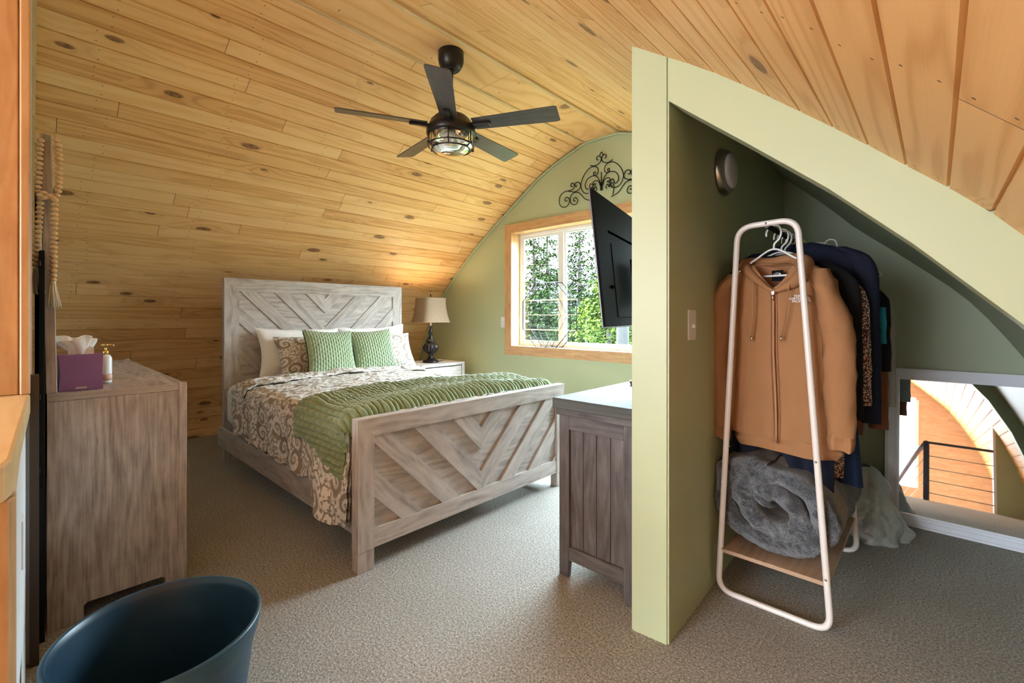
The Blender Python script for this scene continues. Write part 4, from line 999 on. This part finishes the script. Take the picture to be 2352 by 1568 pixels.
mb = MB(); mb.box(-.655, RY0+.004, .168, -.286, RY1-.004, .184, 1, .002); mb.build('shelf', M_shelf, rk)

# hangers and garments
def hanger(label, Y, mat, z=1.495, hx=-.485, half=.205, drop=.105, group='hangers on the rack', xsh=0, r=.004):
    h = thing('clothes_hanger', label, 'hanger', (hx, Y, z), group)
    mb = MB(); hook = [(hx-.028, z-.012), (hx-.026, z+.010), (hx-.008, z+.030), (hx+.016, z+.026), (hx+.026, z+.004), (hx+.020, z-.024), (hx+.002, z-.045), (hx, z-.066)]
    mb.tube(crom([(a, Y, c) for a, c in hook], 6), r, 8); mb.build('hook', mat, h)
    mb = MB(); zz = z-.066
    mb.tube(crom([(hx, Y, zz), (hx-half*.5, Y, zz-drop*.42), (hx-half, Y, zz-drop), (hx-half+.012, Y, zz-drop-.02), (hx, Y, zz-drop-.022), (hx+half-.012, Y, zz-drop-.02), (hx+half, Y, zz-drop), (hx+half*.5, Y, zz-drop*.42)], 6, True), r, 8, closed=True)
    mb.build('shoulder_bar', mat, h); return h
def garment_body(mb, Y, cx, prof, depth, seed=0, wr=.006, n=64, m=60, hemwave=.0, neck=0.0):
    """prof: list of (z, halfwidth left, halfwidth right) from hem up"""
    def at(v):
        k = v*(len(prof)-1); i = min(int(k), len(prof)-2); t = k-i; t = t*t*(3-2*t)*.3+t*.7; a, b_ = prof[i], prof[i+1]; return [a[j]+(b_[j]-a[j])*t for j in range(3)]
    def g(u, v):
        z, wl, wr_ = at(v); a = u*2*pi; c, s_ = cos(a), sin(a); w_ = wr_ if c > 0 else wl
        x = cx+w_*(abs(c)**.75)*(1 if c > 0 else -1); y = Y-depth*(abs(s_)**.8)*(1 if s_ > 0 else -1)*(.55+.45*min(1, (1-v)*5))
        z = min(z, neck+.105*(abs(x-cx-.004)/.080)**1.25) if neck and s_ > 0 else z
        k = wr*(fbm((x*7, seed, z*1.6), 2.2)+.5*sin(x*55+seed+z*4)*max(0, 1-v*1.2))
        return Vector((x, y+k, z+hemwave*sin(x*14+seed)*(1-v)))
    mb.grid(g, n, m, lambda u, v: (u, v), wrapu=True)
def tube_var(mb, pts, rx, ry, seg=20, seed=0, wr=.004):
    P = crom(pts, 8); L = len(P)
    def g(u, v):
        k = v*(L-1); i = min(int(k), L-2); p = P[i].lerp(P[i+1], k-i); a = u*2*pi; f_ = v*(len(rx)-1); i2 = min(int(f_), len(rx)-2); t = f_-i2
        X_ = rx[i2]+(rx[i2+1]-rx[i2])*t; Y_ = ry[i2]+(ry[i2+1]-ry[i2])*t
        return p+Vector((X_*cos(a), -Y_*sin(a), 0))+Vector((wr*fbm((p.z*9, a, seed), 1.6), wr*fbm((p.z*12, a*1.5, seed+4), 1.8), 0))
    mb.grid(g, seg, 40, wrapu=True)
    g0 = [mb.bm.verts.new(g(k/seg, 1)*.985+g(0.25, 1)*.0+P[-1]*.015) for k in range(seg)]
    mb.bm.faces.new(g0)

# --- caramel zip hoodie
HY = 2.10
hd = thing('zip_hoodie', 'caramel brown zip hoodie hanging in front on the white rack', 'hoodie', (-.49, HY, .6))
mb = MB(); HP = lambda x, y, d=0: atY(x, y, HY-.05+d)
cxh = HP(1776, 800).x
garment_body(mb, HY, cxh, [(.665, .168, .222), (.70, .180, .232), (.85, .185, .228), (1.0, .190, .222), (1.12, .195, .215), (1.22, .200, .212), (1.29, .190, .205), (1.335, .150, .165), (1.360, .108, .120), (1.368, .092, .104)], .055, 1, .010, n=160, m=90, neck=1.264)
mb.build('body', M_hood, hd, fix=False)
def band_ring(name, cx, z0, z1, wl, wr_, dep, Y, mat=M_hood, par=hd, seed=0, tilt=0):
    mb = MB()
    def g(u, v):
        a = u*2*pi; c, s_ = cos(a), sin(a); w_ = wr_ if c > 0 else wl; z = z0+(z1-z0)*v
        bul = 1-.10*abs(v-.5)*2
        return Vector((cx+w_*bul*(abs(c)**.75)*(1 if c > 0 else -1), Y-dep*bul*(abs(s_)**.8)*(1 if s_ > 0 else -1)+.0015*sin(a*60)+.006*sin(cx*0+a*5+seed), z+tilt*c*w_+.004*sin(a*4+seed)))
    mb.grid(g, 120, 10, wrapu=True)
    return mb.build(name, mat, par, fix=False)
band_ring('hem_band', cxh+.004, .612, .672, .165, .222, .052, HY, tilt=-.035)
# sleeves
for s_, pts, rx, ry in ((-1, [HP(1664, 668, .03), HP(1655, 760, .03), HP(1655, 880, .02), HP(1662, 975, .02)], [.036, .040, .036, .034, .032], [.055, .050, .045, .040, .038]),
                        (1, [HP(1898, 672, .02), HP(1925, 770, .01), HP(1928, 880, 0), HP(1932, 1000, 0)], [.038, .050, .052, .050, .044], [.055, .055, .050, .045, .042])):
    mb = MB(); top = Vector((cxh+s_*.14, HY, 1.335)); tube_var(mb, [top]+pts, [.045]+rx, [.04]+ry, seed=s_*3, wr=.007); sl = mb.build('sleeve', M_hood, hd, fix=False)
    e = pts[-1]; band_ring('cuff', e.x, e.z-.052, e.z+.01, rx[-1]*.98, rx[-1]*.98, ry[-1]*.95, e.y, par=sl, seed=s_)
# neckline: inner back panel, hood folds
mb = MB()
hp = [(1777, 668, -.074), (1758, 658, -.070), (1735, 640, -.060), (1715, 620, -.035), (1712, 606, .005), (1735, 601, .045), (1776, 600, .055), (1818, 594, .045), (1846, 604, .01), (1846, 628, -.035), (1820, 650, -.060), (1797, 662, -.070), (1779, 669, -.074)]
hr = [.004, .009, .015, .021, .022, .018, .016, .022, .034, .033, .022, .012, .004]
PP = crom([atY(a_, b_, HY+c_) for a_, b_, c_ in hp], 6); RR = [hr[min(int(k/6), 11)]+(hr[min(int(k/6)+1, 12)]-hr[min(int(k/6), 11)])*((k % 6)/6) for k in range(len(PP))]
mb.tube(PP, RR, 18); mb.build('hood', M_hood, hd, fix=False)
mb = MB(); mb.grid(lambda u, v: Vector((cxh+.006+(-.088+.176*u), HY+.020+.03*sin(u*pi), 1.375-.115*v*(1-.35*abs(u-.5)))), 24, 10); il = mb.build('neck_lining', M_hood2, hd, fix=False)
# black neck label inside the front V opening
lc = HP(1776, 640, .04)
mb = MB(); mb.box(cxh-.019, HY+.008, 1.298, cxh+.023, HY+.0095, 1.342, 2); nl = mb.build('neck_label', plain('black_label', (.006, .006, .008), .8, Specular_IOR_Level=.1), hd)
def text_mesh(body, size, mat, name, par, M4, offset=.0, extrude=.0004, align='LEFT', sp=1.0):
    cu = bpy.data.curves.new(name, 'FONT'); cu.body = body; cu.size = size; cu.extrude = extrude; cu.offset = offset; cu.align_x = align; cu.space_line = .82; cu.space_character = sp
    ob = bpy.data.objects.new('tmp_text', cu); C.objects.link(ob); dg = bpy.context.evaluated_depsgraph_get(); me = bpy.data.meshes.new_from_object(ob.evaluated_get(dg))
    bpy.data.objects.remove(ob); me.transform(M4); off = LOC[par.name]; me.transform(Matrix.Translation(-off)); me.materials.clear(); me.materials.append(mat)
    o = bpy.data.objects.new(name, me); C.objects.link(o); o.parent = par; LOC[o.name] = off.copy(); return o
def logo(par, c, s_, mat, names=('logo_text', 'logo_emblem')):
    M4 = Matrix.Translation(c) @ Matrix.Rotation(pi/2, 4, 'X')
    text_mesh('THE\nNORTH\nFACE', s_, mat, names[0], par, M4, offset=s_*.018, align='RIGHT')
    mb = MB(); o = c+Vector((s_*.35, 0, -s_*1.62)); R = s_*2.5
    for r0, r1 in ((.0, .30), (.36, .64), (.70, 1.0)):
        A_ = []
        n = 16
        for k in range(n): 
            a0, a1 = pi/2*(1-k/n), pi/2*(1-(k+1)/n)
            p = [(r0*R*cos(a0), r0*R*sin(a0)), (r1*R*cos(a0), r1*R*sin(a0)), (r1*R*cos(a1), r1*R*sin(a1)), (r0*R*cos(a1), r0*R*sin(a1))]
            if r0 == 0: p = p[1:] if k < 0 else [(0, 0), p[1], p[2]]
            mb.prism([o+Vector((x, 0, y)) for x, y in p], (0, -.0006, 0))
    mb.build(names[1], mat, par)
M_print = plain('white_print', (.80, .76, .76), .6)
# zipper, seams, drawstrings
fy = HY-.066
mb = MB()
def front_y(x, z): return HY-.066
zp = [Vector((cxh+.004+.010*sin(max(0, (1.0-z))*5)*(z < 1.0), HY-.0635, z)) for z in [1.262-.036*k for k in range(18)]]
for dx in (-.011, .011): mb.tube([p+Vector((dx, 0, 0)) for p in zp], .0012, 6)
mb.build('placket_seam', M_hood2, hd)
mb = MB(); mb.tube([p+Vector((0, -.001, 0)) for p in zp], .0046, 6); zz_ = mb.build('zipper', plain('caramel_zip', (.40, .18, .09), .5), hd)
mb = MB(); mb.box(cxh-.002, HY-.075, 1.238, cxh+.010, HY-.066, 1.262, 2, .002); mb.tube([(cxh+.004, HY-.073, 1.240), (cxh+.004, HY-.075, 1.216)], .003, 8); mb.build('zip_pull', plain('rose_metal', (.75, .5, .4), .3, 1), zz_)
for x_, xt, yt in ((1731, 1726, 772), (1812, 1794, 772)):
    a_ = atY(x_, 660, HY-.085); c_ = atY(xt, yt, HY-.078); m_ = (a_+c_)/2+Vector((.004, -.004, 0))
    mb = MB(); mb.tube(crom([a_+Vector((0, .02, .02)), a_, m_, c_], 6), .0026, 8); ds = mb.build('drawstring', M_hood, hd)
    mb = MB(); mb.tube([c_, c_+Vector((0, 0, -.018))], .0042, 8); mb.build('metal_tip', M_chrome, ds)
# raglan seams and pocket edges
mb = MB()
for pth in ([(1852, 632), (1878, 672), (1898, 715), (1908, 750), (1902, 830)], [(1700, 645), (1682, 690), (1672, 740)], ):
    mb = MB(); mb.tube(crom([atY(x, y, HY-.070) for x, y in pth], 6), .0016, 5); mb.build('raglan_seam', M_hood2, hd)
lg = atY(1836, 688, HY-.0715)
logo(hd, Vector((lg.x+.004, HY-.0725, lg.z+.010)), .0122, M_print)
text_mesh('THE\nNORTH\nFACE', .0048, M_print, 'label_text', nl, Matrix.Translation((cxh+.004, HY+.0078, 1.330)) @ Matrix.Rotation(pi/2, 4, 'X'), align='RIGHT')
mb = MB()
for r0, r1 in ((.0, .3), (.4, .64), (.74, 1.0)):
    for k in range(8):
        a0, a1 = pi/2*(1-k/8), pi/2*(1-(k+1)/8); R = .0105; o = Vector((cxh+.006, HY+.0078, 1.321))
        mb.prism([o+Vector((r_*R*cos(a), 0, r_*R*sin(a))) for r_, a in ((r0+.01, a0), (r1, a0), (r1, a1), (r0+.01, a1))], (0, -.0005, 0))
mb.build('label_emblem', M_print, nl)
hanger('white plastic hanger holding the caramel hoodie, first on the rack', HY-.002, M_plastic, hx=-.487, half=.135, drop=.088, r=.0042)

# --- other garments behind
def top_garment(name, label, cat, Y, mat, cx, hw, z0, z1, sl=None, seed=0, depth=.018, slm=None, slope=.07):
    t = thing(name, label, cat, (cx, Y, z0)); mb = MB()
    garment_body(mb, Y, cx, [(z0, hw*.95, hw*.95), (z0+.25*(z1-z0), hw, hw), (z0+.6*(z1-z0), hw, hw), (z1-slope-.06, hw, hw), (z1-slope, hw*.93, hw*.93), (z1-slope*.45, hw*.62, hw*.62), (z1, hw*.30, hw*.30)], depth, seed, .008, 48, 50, .01)
    mb.build('body', mat, t, fix=False)
    if sl:
        for s_ in (-1, 1):
            mb = MB(); tube_var(mb, [Vector((cx+s_*hw*.7, Y, z1-slope*.6)), Vector((cx+s_*(hw+.018), Y, z1-slope-.06)), Vector((cx+s_*(hw+.036), Y, (z1+sl)/2)), Vector((cx+s_*(hw+.045), Y, sl))], [.03, .045, .04, .034], [depth*1.2, depth*1.3, depth*1.2, depth], seed=seed+s_)
            mb.build('sleeve', slm or mat, t, fix=False)
    return t
top_garment('jacket', 'black jacket directly behind the caramel hoodie, its collar showing', 'jacket', 2.215, M_blackf, -.490, .205, .62, 1.415, sl=.75, seed=3)
hanger('cream plastic hanger with green size tag holding the black jacket', 2.212, M_plastic)
top_garment('blouse', 'speckled print blouse showing as a strip behind the black jacket', 'blouse', 2.275, M_speck, -.474, .208, .50, 1.38, sl=.80, seed=8)
hanger('white plastic hanger holding the speckled blouse', 2.272, M_plastic)
top_garment('jacket', 'navy jacket with rounded shoulder behind the speckled blouse', 'jacket', 2.345, M_navy, -.455, .215, .55, 1.475, sl=.72, seed=12, slope=.05)
hanger('silver wire hanger holding the navy jacket', 2.343, M_chrome, r=.002)
top_garment('shirt', 'teal shirt showing its sleeve edge between navy and black clothes', 'shirt', 2.415, M_teal, -.445, .218, .80, 1.34, sl=1.04, seed=14, slope=.16)
hanger('silver wire hanger holding the teal shirt', 2.413, M_chrome, r=.002)
top_garment('coat', 'black coat hanging at the back of the rack', 'coat', 2.49, M_blackf, -.44, .222, .70, 1.43, sl=.92, seed=17, slope=.13)
hanger('silver wire hanger holding the black coat', 2.488, M_chrome, r=.002)
top_garment('shirt', 'rust brown shirt low behind the navy jacket', 'shirt', 2.56, M_rust, -.43, .20, .62, 1.36, sl=.66, seed=19)
hanger('lime green hanger among the clothes near the rear of the rack', 2.56, plain('lime_plastic', (.25, .45, .03), .4), r=.006)
top_garment('shirt', 'pale grey shirt, rearmost on the rack next to the mirror', 'shirt', 2.64, M_greyf, -.42, .21, .66, 1.35, sl=.75, seed=21)
hanger('white plastic hanger holding the rearmost pale grey shirt', 2.64, M_plastic)
hanger('empty white hanger sticking out at the far end of the rack', 2.70, M_plastic, z=1.50, hx=-.38, half=.185, drop=.075)
# trousers / long skirts hanging low
tr = thing('trousers', 'navy trousers hanging below the hoodie, bunched on the rolled blanket', 'trousers', (-.45, 2.2, .5)); 
mb = MB()
def trs(u, v):
    a = u*2*pi; x = -.475+.185*(abs(cos(a))**.8)*(1 if cos(a) > 0 else -1); e_ = max(0, min(1, (x+.47)/.11)); zb = .585-.15*e_*e_*(3-2*e_)+.02*sin(x*22)
    z = zb+(.86-zb)*v; return Vector((x, 2.165-.028*sin(a)-.03*(1-v)+.008*sin(x*70+z*6)+.006*fbm((x*9, z*5, 1), 2), z+.012*fbm((x*8, 0, 3), 2)*(1-v)))
mb.grid(trs, 80, 30, wrapu=True); mb.build('legs', M_navy, tr, fix=False)
jn = thing('jeans', 'dark blue denim hem below the hoodie cuff at right', 'jeans', (-.28, 2.3, .44)); mb = MB()
def jns(u, v):
    a = u*2*pi; return Vector((-.275+.045*cos(a)+.03*(.5-v), 2.315-.022*sin(a)+.004*sin(a*5), .465+.38*v-.006*cos(a)))
mb.grid(jns, 40, 16, wrapu=True); mb.build('legs', M_denim, jn, fix=False)

# rolled plush blanket on the shelf
rb = MB(); BYA, BYB = 2.03, 2.66; bc = Vector((-.466, 0, .392)); turns = 2.25
def sp_r(th): return .018+.0345*th/(2*pi)*1.9+.0*th
def spiral(u, v):
    """u along the spiral, v around the ribbon cross-section (inner, front edge, outer, back edge)"""
    th = u*turns*2*pi; q = v*4; R = .030+(.196-.030)*(th/(turns*2*pi))**.85+.012*sin(th*1.7); half = .041*(.72+.28*min(1, u*6))*(1 if u < .97 else max(.1, (1-u)/.03))
    if q < 1: y = BYB+(BYA-BYB)*q; k = -1
    elif q < 2: a = (q-1)*pi; y = BYA-.030*sin(a); k = -cos(a)
    elif q < 3: y = BYA+(BYB-BYA)*(q-2); k = 1
    else: a = (q-3)*pi; y = BYB+.03*sin(a); k = cos(a)
    rr = R+k*half; ang = -th+3.6
    x, z = rr*1.07*cos(ang), rr*.93*sin(ang)
    # slump: tilt and sag
    x2 = x*cos(-.42)*1.10-z*sin(-.42); z2 = x*sin(-.42)+z*cos(-.42)*.92
    w_ = .014*fbm((x2*3, y*1.5, z2*3), 4)+.003*fbm((x2, y, z2), 30)
    p = bc+Vector((x2, y, z2)); n_ = Vector((x2, 0, z2)).normalized() if (x2 or z2) else Vector((1, 0, 0))
    p += n_*w_*(1 if k >= 0 else .3); p.y += .018*abs(fbm((x*6, z*6, 2), 2))+.012+(.004*fbm((x2, z2, 9), 45) if q < 2 else 0)
    if p.z < .1865: p.z = .1865+.001*k
    if p.x < -.685: p.x = -.685-.016*(1-exp((p.x+.685)*40))
    return p
rb.grid(spiral, 330, 60)
o = rb.build('rolled_blanket', M_plushb, fix=False); tag(o, 'grey and taupe plush blanket rolled up on the rack shelf', 'blanket')
# white bag behind the blanket on the floor
mb = MB()
def bagf(u, v):
    a = u*2*pi; z = v*.36; r = (.10*(1-v)**.5+.03+.012*sin(v*9))*(1+.12*sin(3*a+v*4)+.08*sin(7*a-v*6)+.16*fbm((cos(a), sin(a), v*3), 1.8, 4)); return Vector((-.235+r*cos(a)*1.0-.05*v, 3.06+r*sin(a), z))
mb.grid(bagf, 120, 80, wrapu=True); tag(mb.build('plastic_bag', M_bag, fix=False), 'crumpled pale plastic bag on the floor between the blanket and leaning mirror', 'bag')

# ------------------------------------------------------------------ outdoors seen through the window
mb = MB(); mb.grid(lambda u, v: Vector((-60+u*80, 4.5+v*70, -2.9+.5*fbm((u*80, v*70, 0), .15)+v*v*4)), 50, 50); struct(mb.build('ground_outside', M_ground, fix=False, keep_origin=True))
def conifer(x, y, H, R, mat, label, seed, dens=1.0, z0=-2.9, bare=.12, leaf=1.0):
    rnd = random.Random(seed); t = thing('conifer_tree', label, 'tree', (x, y, z0), 'conifers outside the window')
    mb = MB(); mb.tube([(x, y, z0), (x+.05, y, z0+H*.5), (x, y, z0+H)], [H*.016+.03, H*.010+.02, .01], 8); mb.build('trunk', M_bark, t)
    mb = MB(); n = int(H*26*dens)
    for i in range(n):
        f = bare+(1-bare)*(i/n); z = z0+H*f; L = R*(1-f)**.8*rnd.uniform(.65, 1.1)+.08; a = rnd.uniform(0, 2*pi); d = Vector((cos(a), sin(a), 0)); side = Vector((-sin(a), cos(a), 0))
        nseg = max(3, int(L/.16)); c0 = Vector((x, y, z))
        for k in range(nseg):
            s_ = (k+.6)/nseg; p = c0+d*L*s_+Vector((0, 0, -L*.22*s_*s_+L*.10*s_)); wd = L*.30*(1-s_*.75)+.06
            for sg in (-1, 1):
                for q in range(3):
                    tip = p+side*sg*wd*rnd.uniform(.6, 1.1)+d*wd*rnd.uniform(.2, .8)+Vector((0, 0, rnd.uniform(-.12, .08))); b0 = p+Vector((rnd.uniform(-.05, .05), rnd.uniform(-.05, .05), rnd.uniform(-.05, .05)))
                    wv = (tip-b0).cross(Vector((rnd.uniform(-.5, .5), rnd.uniform(-.5, .5), 1))); wv = wv.normalized()*rnd.uniform(.013, .034)*leaf if wv.length > 1e-4 else side*.03
                    v_ = [mb.bm.verts.new(q_) for q_ in (b0, b0.lerp(tip, .55)+wv, tip, b0.lerp(tip, .55)-wv)]; mb.bm.faces.new(v_)
    mb.build('foliage', mat, t, fix=False)
def ray2(x, Y): r = ray(x, HOR); t_ = Y/r[1]; return r[0]*t_
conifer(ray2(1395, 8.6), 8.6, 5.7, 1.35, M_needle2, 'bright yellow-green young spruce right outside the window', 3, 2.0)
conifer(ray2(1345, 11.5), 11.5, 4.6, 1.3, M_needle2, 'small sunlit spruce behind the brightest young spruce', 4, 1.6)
for i, (px2, Y, H, R, lab) in enumerate([
    (1225, 13, 8, 1.7, 'dark conifer filling the left edge of the left window pane'),
    (1256, 17, 9.3, 1.7, 'tall dark conifer in the middle of the left window pane'),
    (1290, 21, 10, 2.0, 'distant dark conifer behind the window mullion'),
    (1330, 16, 9, 1.8, 'dark conifer right of the mullion, above the bright spruces'),
    (1385, 13.5, 8, 1.7, 'dark conifer directly behind the brightest young spruce'),
    (1420, 23, 10.5, 2.2, 'farthest dark conifer, behind the television edge'),
    (1450, 17, 9, 2.0, 'dark conifer behind the television, near the pale trunk'),
    (1500, 13, 8, 1.8, 'dark conifer at the right end of the window, hidden by the pier'),
    (1180, 20, 10, 2.0, 'distant dark conifer left of the left window pane')]):
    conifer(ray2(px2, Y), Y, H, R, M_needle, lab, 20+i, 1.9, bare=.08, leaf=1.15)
tag(MB().tube([(ray2(1428, 7.4), 7.4, -2.9), (ray2(1428, 7.4)+.02, 7.4, 1.0), (ray2(1428, 7.4)+.05, 7.4, 9)], [.13, .11, .07], 14).build('tree_trunk', plain('pale_bark', (.011, .0105, .011), .9, bump=1, bscale=25, var=.4, vscale=14)), 'pale grey tree trunk close to the window at lower right', 'tree')
